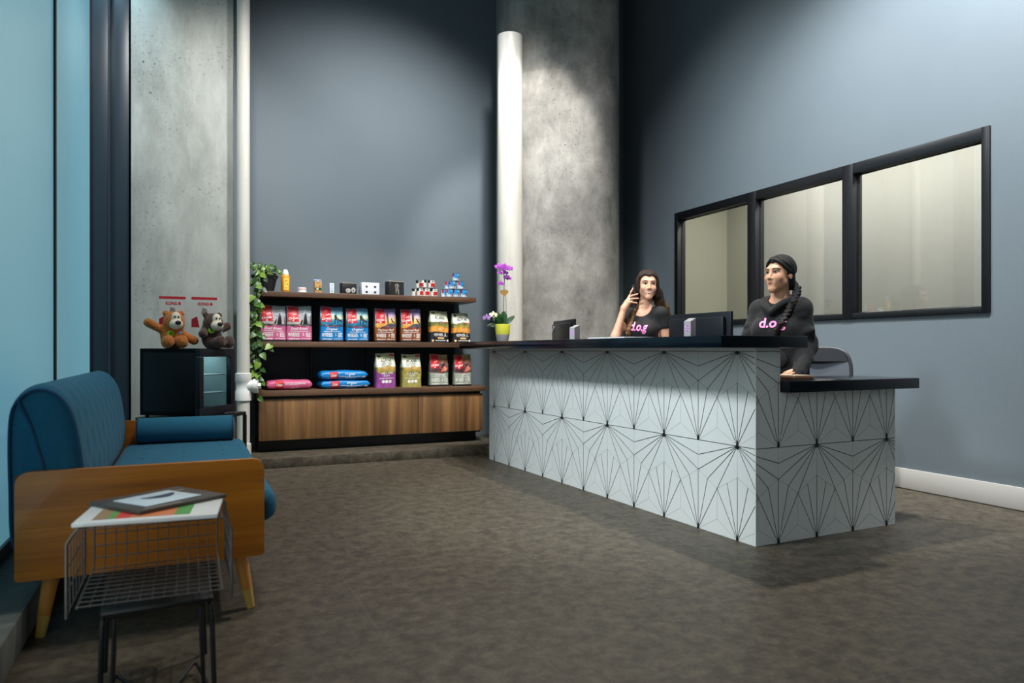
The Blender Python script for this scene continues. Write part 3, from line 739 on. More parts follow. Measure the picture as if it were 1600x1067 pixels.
lying(BL, 'blue dog food bag lying flat, lower one of the stack', (xat(538, 7.1), 7.17, ZB), 0.02, 0.475, 0.28, 0.086, 'Original', 22, 'blue bags lying in a stack')
lying(BL, 'blue dog food bag lying flat, upper one of the stack', (xat(536, 7.1), 7.17, ZB + 0.086), 0.0, 0.455, 0.28, 0.092, 'Original', 23, 'blue bags lying in a stack')

# ------------------------------------------------------------------ top shelf goods
ZS = 1.6025
def gx(px): return xat(px, 7.1)
t = thing('shampoo_bottle', 'orange shampoo bottle with white cap beside the potted vine', 'bottle', (gx(446), 7.1, ZS))
MB().lathe([(0.038, 0), (0.042, 0.006), (0.042, 0.14), (0.038, 0.158), (0.028, 0.168)], 24).build('bottle_body', mat('orange_bottle', (232, 146, 30), 0.3), t)
MB().lathe([(0.03, 0.166), (0.03, 0.18), (0.024, 0.2), (0.018, 0.212), (0.008, 0.218)], 20).build('cap', M_white, t)
q = MB(); cyl = lambda x, y, o: ((0.042 + o) * math.sin(x / 0.042), -(0.042 + o) * math.cos(x / 0.042), y)
q.grid(lambda a, c: cyl(-0.022 + 0.05 * a, 0.02 + 0.115 * c, 0.0005), 8, 4, 0)
q.poly([cyl(0.004 + 0.014 * math.cos(k), 0.075 + 0.01 * math.sin(k), 0.001) for k in np.linspace(0, 5.8, 9)], 1)
q.grid(lambda a, c: cyl(-0.014 + 0.034 * a, 0.035 + 0.006 * c, 0.001), 3, 1, 2); q.grid(lambda a, c: cyl(-0.01 + 0.026 * a, 0.1 + 0.01 * c, 0.001), 3, 1, 2)
q.build('bottle_label', [P_((240, 206, 84)), P_((176, 74, 34)), P_((222, 120, 40))], t, smooth=0)
t = thing('cream_jar', 'small white jar with pinkish lid on the top shelf', 'jar', (gx(472), 7.1, ZS))
MB().lathe([(0.04, 0), (0.043, 0.004), (0.041, 0.026)], 24).build('jar_body', M_white, t)
MB().lathe([(0.043, 0.026), (0.043, 0.043), (0.036, 0.05)], 24).build('lid', mat('pink_white_lid', (222, 196, 192), 0.4), t)
def carton(name, label, px, w, h, d, cols, marks, rz=0.1):
    t = thing(name, label, 'box', (gx(px), 7.12, ZS), rz)
    MB().box(-w / 2, w / 2, -d / 2, d / 2, 0, h, 0.001).build('carton', mat(label[:12] + '_card', cols, 0.5), t)
    q = MB(); ms = []
    for i, (k, c, args) in enumerate(marks):
        y = -d / 2 - 0.0006 - 0.0002 * i
        if k == 'r': x0, x1, a, b = args; q.poly([(x0, y, a), (x1, y, a), (x1, y, b), (x0, y, b)], i)
        else: cx, cz, rx, rz_ = args; q.poly([(cx + rx * math.cos(2 * PI * j / 16), y, cz + rz_ * math.sin(2 * PI * j / 16)) for j in range(16)], i)
        ms.append(P_(c))
    q.build('printed_picture', ms, t, smooth=0)
    return t
t = carton('kraft_box', 'slim brown cardboard box with green band on the top shelf', 497, 0.068, 0.118, 0.04, (186, 142, 88), [('r', (46, 62, 34), (-0.032, 0.032, 0.03, 0.054)), ('c', (214, 214, 188), (-0.008, 0.042, 0.012, 0.008)), ('r', (120, 84, 50), (-0.02, 0.02, 0.1, 0.105)), ('r', (120, 84, 50), (0.01, 0.022, 0.062, 0.076))])
MB().poly([(-0.045, -0.006, 0.128), (0.04, -0.006, 0.128), (0.03, 0.0, 0.136), (-0.035, 0.0, 0.136)]).prism([(-0.008, 0.118), (0.008, 0.118), (0.008, 0.129), (-0.008, 0.129)], -0.006, -0.004).build('hang_tab', mat('pale_blue_plastic', (150, 168, 200), 0.3), t)
carton('slim_carton', 'slim pale blue white carton on the top shelf', 518.5, 0.042, 0.105, 0.035, (206, 220, 228), [('c', (60, 66, 76), (0.0, 0.085, 0.007, 0.006)), ('r', (110, 130, 150), (-0.012, 0.012, 0.055, 0.058)), ('r', (110, 130, 150), (-0.012, 0.012, 0.048, 0.05)), ('c', (60, 66, 76), (0.0, 0.026, 0.005, 0.006))])
G_ = (176, 172, 166)
t = carton('black_carton', 'black gift box printed with two pale dog faces', 544.5, 0.145, 0.108, 0.08, (18, 18, 20), [('c', G_, (-0.012, 0.036, 0.026, 0.022)), ('c', G_, (0.04, 0.042, 0.022, 0.026)), ('c', (60, 58, 56), (-0.018, 0.032, 0.008, 0.006)), ('c', (60, 58, 56), (0.04, 0.036, 0.008, 0.008)), ('c', (200, 196, 190), (-0.004, 0.045, 0.008, 0.006))], 0.14)
MB().box(-0.0725, 0.0725, -0.04, 0.04, 0.1081, 0.111).build('lid_edge', mat('cream_card', (206, 190, 150), 0.6), t)
carton('white_carton', 'white box printed with four black squares', 577.5, 0.182, 0.122, 0.09, (222, 224, 230), [('r', (34, 36, 42), (-0.052, -0.03, 0.07, 0.09)), ('r', (34, 36, 42), (0.034, 0.058, 0.07, 0.09)), ('r', (34, 36, 42), (-0.052, -0.03, 0.016, 0.036)), ('r', (34, 36, 42), (0.034, 0.058, 0.016, 0.036))], 0.1)
t = carton('black_carton', 'tall black gift box printed with a standing grey dog', 617, 0.165, 0.142, 0.1, (20, 20, 22), [('r', (34, 32, 32), (-0.06, 0.075, 0.004, 0.136)), ('c', (120, 116, 110), (0.005, 0.1, 0.024, 0.022)), ('c', (110, 106, 100), (0.006, 0.07, 0.018, 0.026)), ('r', (140, 136, 130), (-0.008, 0.0, 0.022, 0.06)), ('r', (150, 146, 140), (0.018, 0.027, 0.012, 0.06)), ('c', (44, 42, 42), (0.0, 0.096, 0.006, 0.008)), ('c', (150, 146, 140), (0.014, 0.104, 0.006, 0.006))], 0.16)
MB().box(-0.0825, 0.0825, -0.05, 0.05, 0.1421, 0.146).build('lid_edge', MATS['cream_card'], t)
# tins
def tin(kind, r=0.0365, h=0.086):
    t = thing('food_tin', '', 'tin', (0, 0, 0))
    MB().lathe([(r - 0.003, 0), (r, 0.002), (r, 0.005), (r - 0.0015, 0.006), (r - 0.0015, h - 0.006), (r, h - 0.005), (r, h - 0.002), (r - 0.003, h)], 24).build('can', mat('tin_metal', (150, 150, 150), 0.3, 0.9), t)
    P = lambda a, z, o=0.0: ((r + o) * math.sin(a), -(r + o) * math.cos(a), z)
    q = MB()
    base, top, pic, mark = ((214, 210, 202), (28, 28, 28), (176, 34, 30), (234, 226, 214)) if kind == 'r' else ((196, 210, 220), (24, 140, 204), (116, 72, 40), (200, 36, 44))
    q.grid(lambda a, c: P(-PI + 2 * PI * a, 0.007 + (h - 0.014) * c, 0.0), 32, 1, 0)
    if kind == 'r':
        q.grid(lambda a, c: P(-0.55 + 1.3 * a, 0.012 + 0.04 * c, 0.0005), 8, 2, 2); q.grid(lambda a, c: P(-1.7 + 0.95 * a, 0.055 + 0.024 * c, 0.0005), 8, 1, 1); q.grid(lambda a, c: P(0.9 + 0.9 * a, 0.055 + 0.024 * c, 0.0005), 8, 1, 1)
        q.grid(lambda a, c: P(-0.3 + 0.6 * a, 0.064 + 0.008 * c, 0.0005), 4, 1, 1)
    else:
        q.grid(lambda a, c: P(-0.9 + 2.6 * a, 0.03 + 0.049 * c, 0.0005), 14, 1, 1); q.grid(lambda a, c: P(-1.5 + 0.6 * a, 0.045 + 0.034 * c, 0.0007), 4, 1, 3)
        q.poly([P(0.15 + 0.55 * math.cos(k), 0.031 + 0.02 * math.sin(k), 0.001) for k in np.linspace(0, 5.9, 14)], 2)
        q.grid(lambda a, c: P(0.0 + 0.7 * a, 0.062 + 0.008 * c, 0.001), 4, 1, 0); q.grid(lambda a, c: P(0.55 + 0.25 * a, 0.009 + 0.018 * c, 0.0014), 3, 1, 0)
    q.build('tin_label', [P_(base, 0.3), P_(top, 0.3), P_(pic, 0.3), P_(mark, 0.3)], t, smooth=40)
    return t
GT1, GT2 = 'red and white tins stacked on the top shelf', 'blue tins stacked on the top shelf'
H_ = 0.0865
reds = [(656, 7.08, 0, 'red and white tin in the bottom row, nearest the tall black box'), (666.5, 7.08, 0, 'red and white tin in the middle of the bottom row'), (678, 7.08, 0, 'red and white tin in the bottom row, nearest the blue tins'),
        (648, 7.15, 0, 'red and white tin set back at the end of the bottom row'), (661, 7.085, 1, 'red and white tin on the upper tier with a brown picture showing'), (674, 7.08, 1, 'red and white tin on the upper tier, nearest the blue tins'), (655, 7.15, 1, 'red and white tin set back on the upper tier')]
blues = [(702, 7.08, 0, 'blue tin in the bottom row, nearest the red and white tins'), (713, 7.08, 0, 'blue tin in the middle of the bottom row'), (724.5, 7.08, 0, 'blue tin in the bottom row at the shelf end'), (694, 7.15, 0, 'blue tin set back at the end of the bottom row'),
         (706.5, 7.09, 1, 'blue tin on the second tier, brown picture facing the room'), (719, 7.09, 1, 'blue tin on the second tier, turned to its red corner'), (699.5, 7.15, 1, 'blue tin set back on the second tier'), (712, 7.1, 2, 'blue tin at the very top of the pyramid')]
for kind, L, gname in (('r', reds, GT1), ('b', blues, GT2)):
    proto = None
    for i, (px, y, tier, lab) in enumerate(L):
        o = tin(kind) if proto is None else copy_tree(proto)
        proto = proto or o
        o.location = (xat(px, y), y, ZS + tier * H_); o.rotation_euler = (0, 0, (0.25, -0.1, 0.1, 0.5, -0.9 if kind == 'r' else 0.0, 0.6 if kind == 'b' else 0.1, 0.3, 0.1)[i])
        o['label'] = lab; o['group'] = gname
# ------------------------------------------------------------------ blue sofa
sx, sy = -0.14, 4.05
sofa = thing('sofa', 'blue tufted sofa with teak wood arms by the frosted window', 'sofa', (sx, sy, 0))
def arm(ya, yb):
    pts = []; r = 0.045
    for cx, cz, a0 in ((0.281 - r, 0.612 - r, 0), (-0.565 + r, 0.612 - r, 90), (-0.565 + 0.01, 0.22 + 0.01, 180), (0.281 - 0.015, 0.22 + 0.015, 270)):
        rr = r if cz > 0.4 else (0.01 if cx < 0 else 0.015)
        for k in range(5):
            a = math.radians(a0 + 22.5 * k); pts.append((cx + rr * math.cos(a) - sx, cz + rr * math.sin(a)))
    return MB().prism(pts, ya - sy, yb - sy).build('arm_panel', M_teak, sofa)
arm(3.05, 3.078); arm(5.012, 5.04)
def cr(P, n):
    out = []; m = len(P)
    for i in range(m):
        p0, p1, p2, p3 = (Vector(P[(i + j - 1) % m]) for j in range(4))
        for k in range(n):
            t = k / n; out.append(0.5 * ((2 * p1) + (p2 - p0) * t + (2 * p0 - 5 * p1 + 4 * p2 - p3) * t * t + (3 * p1 - p0 - 3 * p2 + p3) * t ** 3))
    return out
prof = cr([(-0.575, 0.31), (-0.592, 0.55), (-0.592, 0.80), (-0.565, 0.885), (-0.505, 0.925), (-0.44, 0.905), (-0.39, 0.83), (-0.36, 0.68), (-0.35, 0.52), (-0.385, 0.40), (-0.47, 0.33)], 6)
cen = sum(prof, Vector((0, 0))) / len(prof)
def tuft(y, p):
    d = 0.0
    if p.x > -0.47 and p.y > 0.45:
        for r_, z in enumerate((0.56, 0.68, 0.79, 0.87)):
            for k in range(11):
                yy = 3.18 + 0.19 * k + (0.095 if r_ % 2 else 0)
                q = ((y - yy) / 0.022) ** 2 + ((p.y - z) / 0.04) ** 2
                if q < 9: d += 0.013 * math.exp(-q)
        d += 0.0012 * (0.5 + 0.5 * math.cos((y - 3.18) * 2 * PI / 0.095))
    return d
q = MB(); nY = 150; rows = []
for j in range(nY + 1):
    y = 3.085 + (5.005 - 3.085) * j / nY; e = min(j, nY - j) / nY * 1.92
    k = 1 - 0.10 * max(0, 1 - e / 0.05) ** 2
    rows.append([q.bm.verts.new((cen.x + (p.x - cen.x) * k - tuft(y, p) - sx, y - sy, cen.y + (p.y - cen.y) * k)) for p in prof])
n = len(prof)
for j in range(nY):
    for i in range(n): q.bm.faces.new([rows[j][i], rows[j][(i + 1) % n], rows[j + 1][(i + 1) % n], rows[j + 1][i]])
for R_, y, s in ((rows[0], 3.075, 1), (rows[-1], 5.015, -1)):
    c = q.bm.verts.new((cen.x - sx, y - sy, cen.y))
    inner = [q.bm.verts.new((cen.x + (p.x - cen.x) * 0.5 - sx, y - sy, cen.y + (p.y - cen.y) * 0.5)) for p in prof]
    for i in range(n):
        q.bm.faces.new([R_[i], R_[(i + 1) % n], inner[(i + 1) % n], inner[i]]); q.bm.faces.new([inner[i], inner[(i + 1) % n], c])
bc = q.build('back_cushion', M_blue, sofa, smooth=80)
for y in (3.083, 5.007): MB().tube([(cen.x + (p.x - cen.x) * 0.93 - sx, y - sy, cen.y + (p.y - cen.y) * 0.93) for p in prof], 0.006, 6, closed=True).build('piping', M_bluedk, bc)
q = MB(); q.tube([(-0.562 - sx, 3.078 - sy, 0.87), (-0.52 - sx, 3.076 - sy, 0.78), (-0.485 - sx, 3.076 - sy, 0.65), (-0.455 - sx, 3.076 - sy, 0.5)], 0.006, 6)
q.build('seam', M_bluedk, bc)
q = MB(); bm = bmesh.new(); bmesh.ops.create_cube(bm, size=1)
for v in bm.verts: v.co = Vector((-0.013 + v.co.x * 0.70 - sx, v.co.y * 1.926, 0.408 + v.co.z * 0.135))
bmesh.ops.bevel(bm, geom=list(bm.edges), offset=0.055, segments=5, profile=0.5, affect='EDGES'); q.merge(bm)
sc_ = q.build('seat_cushion', M_blue, sofa, smooth=80)
q = MB()
for k in range(9):
    for r_ in range(3): q.sphere((-0.22 + 0.2 * r_ - sx, -0.8 + 0.2 * k, 0.476), (0.012, 0.012, 0.003), 10)
q.build('button', M_blue, sc_)
q = MB(); q.tube([(-0.29 - sx, 4.925 - sy, 0.555), (-0.28 - sx, 4.925 - sy, 0.555), (0.255 - sx, 4.925 - sy, 0.555), (0.268 - sx, 4.925 - sy, 0.555)], [0.06, 0.078, 0.078, 0.06], 28)
bo = q.build('bolster', M_blue, sofa, smooth=60)
q = MB()
for x in (-0.28, 0.257): MB().tube([(x - sx, 4.925 - sy + 0.078 * math.cos(a), 0.555 + 0.078 * math.sin(a)) for a in np.linspace(0, 2 * PI, 28)[:-1]], 0.004, 6, closed=True).build('piping', M_bluedk, bo)
q = MB(); q.box(-0.52 - sx, 0.25 - sx, 3.079 - sy, 5.011 - sy, 0.262, 0.338, 0.006); q.box(-0.57 - sx, -0.545 - sx, 3.079 - sy, 5.011 - sy, 0.25, 0.6, 0.004)
q.build('seat_frame', wood('sofa_frame_wood', (70, 36, 12), (92, 50, 18), (110, 62, 26), 'Y'), sofa)
for x0, x1 in ((0.185, 0.232), (-0.455, -0.495)):
    for yy, yb in ((3.12, 3.095), (4.97, 4.995)):
        lg = MB().tube([(x0 - sx, yy - sy, 0.262), (x0 + (x1 - x0) * 0.72 - sx, yy + (yb - yy) * 0.72 - sy, 0.075)], [0.03, 0.021], 16).build('leg', M_leg, sofa)
        MB().tube([(x0 + (x1 - x0) * 0.72 - sx, yy + (yb - yy) * 0.72 - sy, 0.075), (x1 - sx, yb - sy, 0.0)], [0.0212, 0.0165], 16).build('leg_tip', M_brass, lg)

# ------------------------------------------------------------------ drinks fridge on its stand
FR = math.radians(-33)
st = thing('fridge_stand', 'black square tube metal stand under the drinks fridge', 'stand', (0.07, 5.3, 0), FR)
q = MB()
xa, xb, ya, yb = -0.47, 0.02, 0.0, 0.555
for y in (ya, yb): q.box(xa, xb, y - 0.011, y + 0.011, 0.562, 0.585)
for x in (xa, xb): q.box(x - 0.011, x + 0.011, ya, yb, 0.562, 0.585)
q.box(xa, xb, ya, yb, 0.575, 0.585); q.build('top_frame', M_black, st)
for x in (xa, xb):
    for y in (ya, yb): MB().box(x - 0.011, x + 0.011, y - 0.011, y + 0.011, 0, 0.562).build('leg', M_black, st)
fr_ = thing('mini_fridge', 'black glass door mini fridge with two plush bears on top', 'fridge', (0.07, 5.3, 0.586), FR)
fh = 0.476; q = MB()
q.box(-0.447, -0.42, 0, 0.45, 0.015, fh, 0.003); q.box(-0.447, -0.034, 0, 0.025, 0.015, fh, 0.003); q.box(-0.447, -0.034, 0.425, 0.45, 0.015, fh, 0.003)
q.box(-0.447, -0.034, 0, 0.45, 0.015, 0.045, 0.003); q.box(-0.447, -0.034, 0, 0.45, fh - 0.03, fh, 0.003)
q.build('cabinet', mat('black_fridge_enamel', (7, 8, 11), 0.55, spec=0.25), fr_)
q = MB(); q.box(-0.419, -0.415, 0.026, 0.424, 0.046, fh - 0.031); q.box(-0.419, -0.05, 0.026, 0.03, 0.046, fh - 0.031); q.box(-0.419, -0.05, 0.42, 0.424, 0.046, fh - 0.031)
q.build('liner', mat('pale_fridge_liner', (168, 186, 188), 0.5), fr_)
q = MB()
for z in (0.16, 0.29):
    for k in range(12): q.tube([(-0.41, 0.04 + k * 0.0335, z), (-0.06, 0.04 + k * 0.0335, z)], 0.002, 5)
    for x in (-0.40, -0.07): q.tube([(x, 0.031, z - 0.003), (x, 0.419, z - 0.003)], 0.003, 5)
q.build('wire_shelf', mat('grey_wire', (150, 154, 156), 0.4, 0.6), fr_)
MB().box(-0.3, -0.1, 0.06, 0.39, fh - 0.036, fh - 0.031).build('light_strip', mat('fridge_light', (220, 235, 235), 0.5, emit=((200, 220, 222), 4.0)), fr_)
q = MB()
for y0_, y1_, a, c in ((0, 0.45, 0.0, 0.066), (0, 0.45, fh - 0.062, fh), (0, 0.05, 0.06, fh - 0.06), (0.40, 0.45, 0.06, fh - 0.06)): q.box(-0.032, 0.0, y0_, y1_, a + 0.003, c, 0.002)
dr = q.build('door', mat('blue_black_door_frame', (14, 19, 29), 0.4, spec=0.3), fr_)
MB().box(-0.014, -0.009, 0.045, 0.405, 0.06, fh - 0.058).build('glass', M_fglass, dr)
MB().box(0.0, 0.008, 0.30, 0.42, 0.003, 0.010, 0.002).build('hinge', mat('brushed_steel', (160, 160, 158), 0.35, 0.9), dr)
q = MB()
for x in (-0.42, -0.06):
    for y in (0.04, 0.41): q.lathe([(0.014, 0), (0.014, 0.016)], 12, (x, y, 0))
q.build('foot', M_blackp, fr_)

# ------------------------------------------------------------------ plush bears
def plush(fur, label, loc, rz, arms, legs, card_x, head, badge, patch):
    t = thing('plush_bear', label, 'plush toy', loc, rz)
    hc = np.array(head)
    B = [el((0, 0, 0.075), (0.066, 0.055, 0.085), 0.03), el(hc, (0.062, 0.056, 0.062), 0.02), el(hc + (0, 0.0, -0.03), (0.058, 0.054, 0.045), 0.03)]
    B += [el(hc + (-0.047, 0.01, 0.05), (0.02, 0.012, 0.02), 0.012), el(hc + (0.047, 0.01, 0.05), (0.02, 0.012, 0.02), 0.012)]
    for a, c in arms: B.append(rc(a, c, 0.024, 0.028, 0.02))
    for a, c in legs: B += [rc(a, c, 0.034, 0.034, 0.02), el(np.array(c) + (0, -0.012, 0.008), (0.035, 0.028, 0.04), 0.015)]
    sdf_obj('body', B, fur, t, 0.0035, noise=0.0011)
    MZ = [el(hc + (0.0, -0.052, -0.022), (0.042, 0.034, 0.034), 0.02), el(hc + (0, -0.047, 0.022), (0.03, 0.02, 0.036), 0.015)]
    mz = sdf_obj('muzzle', MZ, mat('cream_plush', (222, 214, 190), 0.9), t, 0.003)
    MB().sphere(hc + (0.004, -0.086, -0.012), (0.019, 0.012, 0.014), 16).build('nose', mat('navy_plush_nose', (14, 16, 34), 0.5), mz, smooth=80)
    for s in (-1, 1): MB().sphere(hc + (0.011 * s, -0.068, 0.026), (0.0055, 0.004, 0.007), 12).build('eye', M_blackp, mz, smooth=80)
    q = MB(); q.tube([(badge[0], badge[1], badge[2]), (badge[0] + badge[3] * 0.008, badge[1] - 0.008, badge[2])], 0.021, 20)
    q2 = q.build('round_tag', mat('lime_green_tag', (140, 200, 30), 0.4), t)
    MB().tube([(badge[0] + badge[3] * 0.009, badge[1] - 0.009, badge[2]), (badge[0] + badge[3] * 0.011, badge[1] - 0.0105, badge[2])], 0.009, 14).build('tag_picture', mat('grey_green_print', (90, 110, 60), 0.5), q2)
    MB().sphere(patch, (0.013, 0.004, 0.012), 12).build('patch', mat('pale_blue_patch', (120, 160, 205), 0.8), t)
    t.scale = (1.06, 1.06, 1.06)
    c = thing('hang_card', None, None, (card_x, 0.05, 0.14), -rz); c.parent = t; c['label'] = 'white and red cardboard hang card'
    q = MB(); q.box(-0.08, 0.08, 0.0, 0.002, 0.0, 0.205); q.poly([(-0.08, -0.0006, 0.188), (0.08, -0.0006, 0.188), (0.08, -0.0006, 0.205), (-0.08, -0.0006, 0.205)], 1)
    q.poly([(-0.08, -0.0006, 0.0), (-0.03, -0.0006, 0.0), (-0.045, -0.0006, 0.075), (-0.08, -0.0006, 0.055)], 2); q.poly([(-0.02, -0.0006, 0.09), (0.02, -0.0006, 0.09), (0.015, -0.0006, 0.125), (-0.012, -0.0006, 0.135)], 3)
    q.poly([(0.036, -0.0006, 0.15), (0.05, -0.0006, 0.15), (0.052, -0.0006, 0.158), (0.046, -0.0006, 0.17), (0.040, -0.0006, 0.17), (0.034, -0.0006, 0.158)], 1)
    q.build('card', [P_((206, 206, 200)), P_((200, 30, 44)), P_((150, 16, 28)), P_((140, 132, 124))], c, smooth=0)
    l = MB(); add_text(l, 'KONG', lambda x, y: (x - 0.006, -0.0012, 0.15 + y), 0.068, 0.02, 0, 0.03); l.build('lettering', P_((200, 30, 44)), c, smooth=0)
    l = None
    return t
M_fur1 = mat('ginger_plush', (196, 118, 38), 0.95, bump=(140, 0.7), vary=(60, (170, 94, 26), 0.2), sheen=0.3)
M_fur2 = mat('brown_plush', (84, 58, 46), 0.95, bump=(110, 0.9), vary=(50, (60, 40, 32), 0.2), sheen=0.3)
plush(M_fur1, 'ginger plush bear waving one arm, sitting on the mini fridge', (-0.108, 5.53, 1.064), math.radians(16),
      [((-0.05, 0.0, 0.115), (-0.14, 0.0, 0.165)), ((0.05, 0.0, 0.105), (0.13, -0.04, 0.05))], [((-0.035, -0.03, 0.034), (-0.045, -0.085, 0.036)), ((0.035, -0.03, 0.034), (0.04, -0.085, 0.036))], 0.02, (0.012, -0.012, 0.178), (-0.02, -0.052, 0.095, 0), (0.04, -0.046, 0.1))
plush(M_fur2, 'dark brown plush bear with lime tag, sitting at the fridge door side', (0.152, 5.54, 1.064), math.radians(26),
      [((-0.045, 0.0, 0.12), (-0.085, -0.05, 0.095)), ((0.05, 0.0, 0.12), (0.11, 0.0, 0.15))], [((-0.02, -0.03, 0.034), (0.01, -0.09, 0.036)), ((0.04, -0.02, 0.034), (0.08, -0.07, 0.036))], -0.025, (0.0, -0.02, 0.172), (-0.03, -0.055, 0.12, -0.3), (0.04, -0.045, 0.105))

# ------------------------------------------------------------------ nested tables in front of the sofa arm
t = thing('side_table', 'low black metal side table with bent rod legs under the wire rack', 'table', (-0.0875, 2.49, 0), math.radians(3))
q = MB(); q.box(-0.148, 0.148, -0.19, 0.19, 0.298, 0.315, 0.008); q.build('tabletop', mat('black_table_top', (12, 14, 16), 0.4), t)
for s in (-1, 1):
    for ya in (-0.182, 0.182):
        MB().tube([(s * 0.14, ya * 0.6, 0.29), (s * 0.14, ya, 0.285), (s * 0.143, ya, 0.25), (s * 0.15, ya * 1.02, 0.0)], 0.0075, 8).build('leg', M_black, t)
    MB().tube([(s * 0.112, -0.178, 0.29), (s * 0.114, -0.18, 0.2), (s * 0.122, -0.18, 0.02), (s * 0.15, -0.18, 0.012)], 0.0065, 8).build('brace', M_black, t)
MB().tube([(-0.15, -0.18, 0.012), (-0.12, 0.05, 0.03), (-0.11, 0.055, 0.032), (0.0, -0.18, 0.012), (0.105, 0.045, 0.032), (0.115, 0.04, 0.03), (0.15, -0.18, 0.012)], 0.006, 8).build('stretcher', M_black, t)
wr_ = thing('wire_rack', 'brown grey wire rack holding magazines over the black side table', 'rack', (-0.097, 2.57, 0.3155))
M_wire = mat('brown_grey_wire', (92, 82, 76), 0.4, 0.5)
M_wdk = mat('dark_wire', (96, 92, 88), 0.4, 0.3)
ox, oy, oz = -0.097, 2.57, 0.3155
L_ = lambda x, y, z: (x - ox, y - oy, z - oz)
x0, x1, ya, yb, zt = -0.288, 0.094, 2.375, 2.775, 0.535
q = MB()
for k in range(13): x = x0 + (x1 - x0) * k / 12; q.tube([L_(x, ya, zt - 0.003), L_(x, ya + 0.012, zt), L_(x, yb - 0.01, zt)], 0.0022, 5)
for k in range(12): y = ya + (yb - ya) * k / 11; q.tube([L_(x0, y, zt - 0.002), L_(x1, y, zt - 0.002)], 0.0022, 5)
q.build('top_grid', M_wire, wr_)
for s, xe, xo in ((-1, x0, -0.316), (1, x1, 0.122)):
    q = MB()
    for k in range(7):
        y = ya + (yb - ya) * k / 6; r = 0.0045 if k in (0, 6) else 0.0018
        q.tube([L_(xe, y, zt - 0.001), L_(xe + s * 0.006, y, zt - 0.004), L_(xo - s * 0.003, y, zt - 0.032), L_(xo, y, zt - 0.04), L_(xo, y, 0.284)], r, 6)
    for z in np.linspace(0.29, 0.49, 4): q.tube([L_(xo, ya, z), L_(xo, yb, z)], 0.0022, 5)
    q.build('side_grid', M_wdk, wr_)
q = MB()
for k in range(13):
    x = x0 + (x1 - x0) * k / 12; r = 0.0035 if k in (0, 12) else 0.0022
    q.tube([L_(x, yb, zt - 0.002), L_(x, yb, 0.345), L_(x, yb - 0.01, 0.325), L_(x, yb - 0.03, 0.319), L_(x, ya - 0.03, 0.319)], r, 6)
for z in np.linspace(0.35, 0.51, 5): q.tube([L_(x0, yb, z), L_(x1, yb, z)], 0.0022, 5)
for y in np.linspace(ya - 0.03, yb - 0.04, 10): q.tube([L_(x0, y, 0.322), L_(x1, y, 0.322)], 0.0022, 5)
q.build('back_and_shelf_grid', M_wdk, wr_)
# magazines
t = thing('magazine', 'white magazine with a colourful picture, lowest in the pile on the wire rack', 'magazine', (-0.10, 2.505, 0.5375), math.radians(-6))
MB().box(-0.195, 0.195, -0.13, 0.13, 0, 0.012, 0.002).build('pages', mat('white_gloss_paper', (226, 228, 226), 0.35), t)
q = MB()
for a, c, x, d, mi in ((-0.15, -0.11, -0.10, 0.05, 0), (-0.11, -0.09, -0.1, 0.05, 1), (-0.09, -0.05, -0.1, 0.05, 2), (-0.05, 0.07, -0.1, 0.05, 3), (0.07, 0.115, -0.1, 0.05, 1)): q.poly([(a, x, 0.0125), (c, x, 0.0125), (c, d, 0.0125), (a, d, 0.0125)], mi)
q.build('printed_picture', [P_((160, 130, 96)), P_((92, 160, 82)), P_((216, 62, 50)), P_((222, 130, 80))], t, smooth=0)
t = thing('magazine', 'dark grey brown magazine lying askew on the white magazine', 'magazine', (-0.085, 2.63, 0.5502), math.radians(35))
MB().box(-0.155, 0.155, -0.135, 0.135, 0, 0.012, 0.002).build('pages', mat('grey_brown_cover', (74, 66, 60), 0.4), t)
q = MB(); q.poly([(0.04, 0.06, 0.0125), (0.13, 0.06, 0.0125), (0.13, 0.07, 0.0125), (0.04, 0.07, 0.0125)]); q.poly([(-0.13, -0.12, 0.0125), (0.0, -0.12, 0.0125), (0.0, -0.112, 0.0125), (-0.13, -0.112, 0.0125)])
q.build('printed_lines', P_((168, 152, 140)), t, smooth=0)
t = thing('flyer', 'small pale flyer with a dark blue picture, topmost on the magazines', 'flyer', (-0.09, 2.615, 0.5625), math.radians(38))
MB().box(-0.10, 0.10, -0.085, 0.085, 0, 0.003, 0.0008).build('paper', mat('pale_blue_paper', (206, 222, 232), 0.35), t)
MB().poly([(0.02 + 0.06 * math.cos(k), 0.02 + 0.022 * math.sin(k) + 0.012 * math.cos(2 * k), 0.0034) for k in np.linspace(0, 2 * PI, 20)[:-1]]).build('printed_picture', P_((40, 54, 84)), t, smooth=0)

# ------------------------------------------------------------------ plants
def leaf(mb, c, d, n, L, W, mi=0, heart=True, fold=0.25):
    """leaf from base c along d with face normal n"""
    c, d = Vector(c), Vector(d).normalized(); n = Vector(n); s = d.cross(n).normalized(); n = s.cross(d).normalized()
    pr = [(0.0, 0.12), (-0.06, 0.3), (0.05, 0.46), (0.25, 0.5), (0.5, 0.4), (0.75, 0.22), (1.0, 0.0)] if heart else [(0.0, 0.08), (0.15, 0.3), (0.4, 0.48), (0.65, 0.46), (0.88, 0.26), (1.0, 0.0)]
    mid = [mb.bm.verts.new(c + d * (max(a, 0) * L) - n * (0.25 * L * max(a, 0) ** 2)) for a, b in pr]
    for sg in (-1, 1):
        ed = [mb.bm.verts.new(c + d * (a * L) + s * (sg * b * W) + n * (fold * b * W) - n * (0.3 * L * max(a, 0) ** 2)) for a, b in pr[:-1]] + [mid[-1]]
        for i in range(len(pr) - 1):
            vs = [mid[i], mid[i + 1], ed[i + 1], ed[i]] if ed[i + 1] is not mid[i + 1] else [mid[i], mid[i + 1], ed[i]]
            f = mb.bm.faces.new(vs if sg > 0 else vs[::-1]); f.material_index = mi
px_ = xat(414, 7.13)
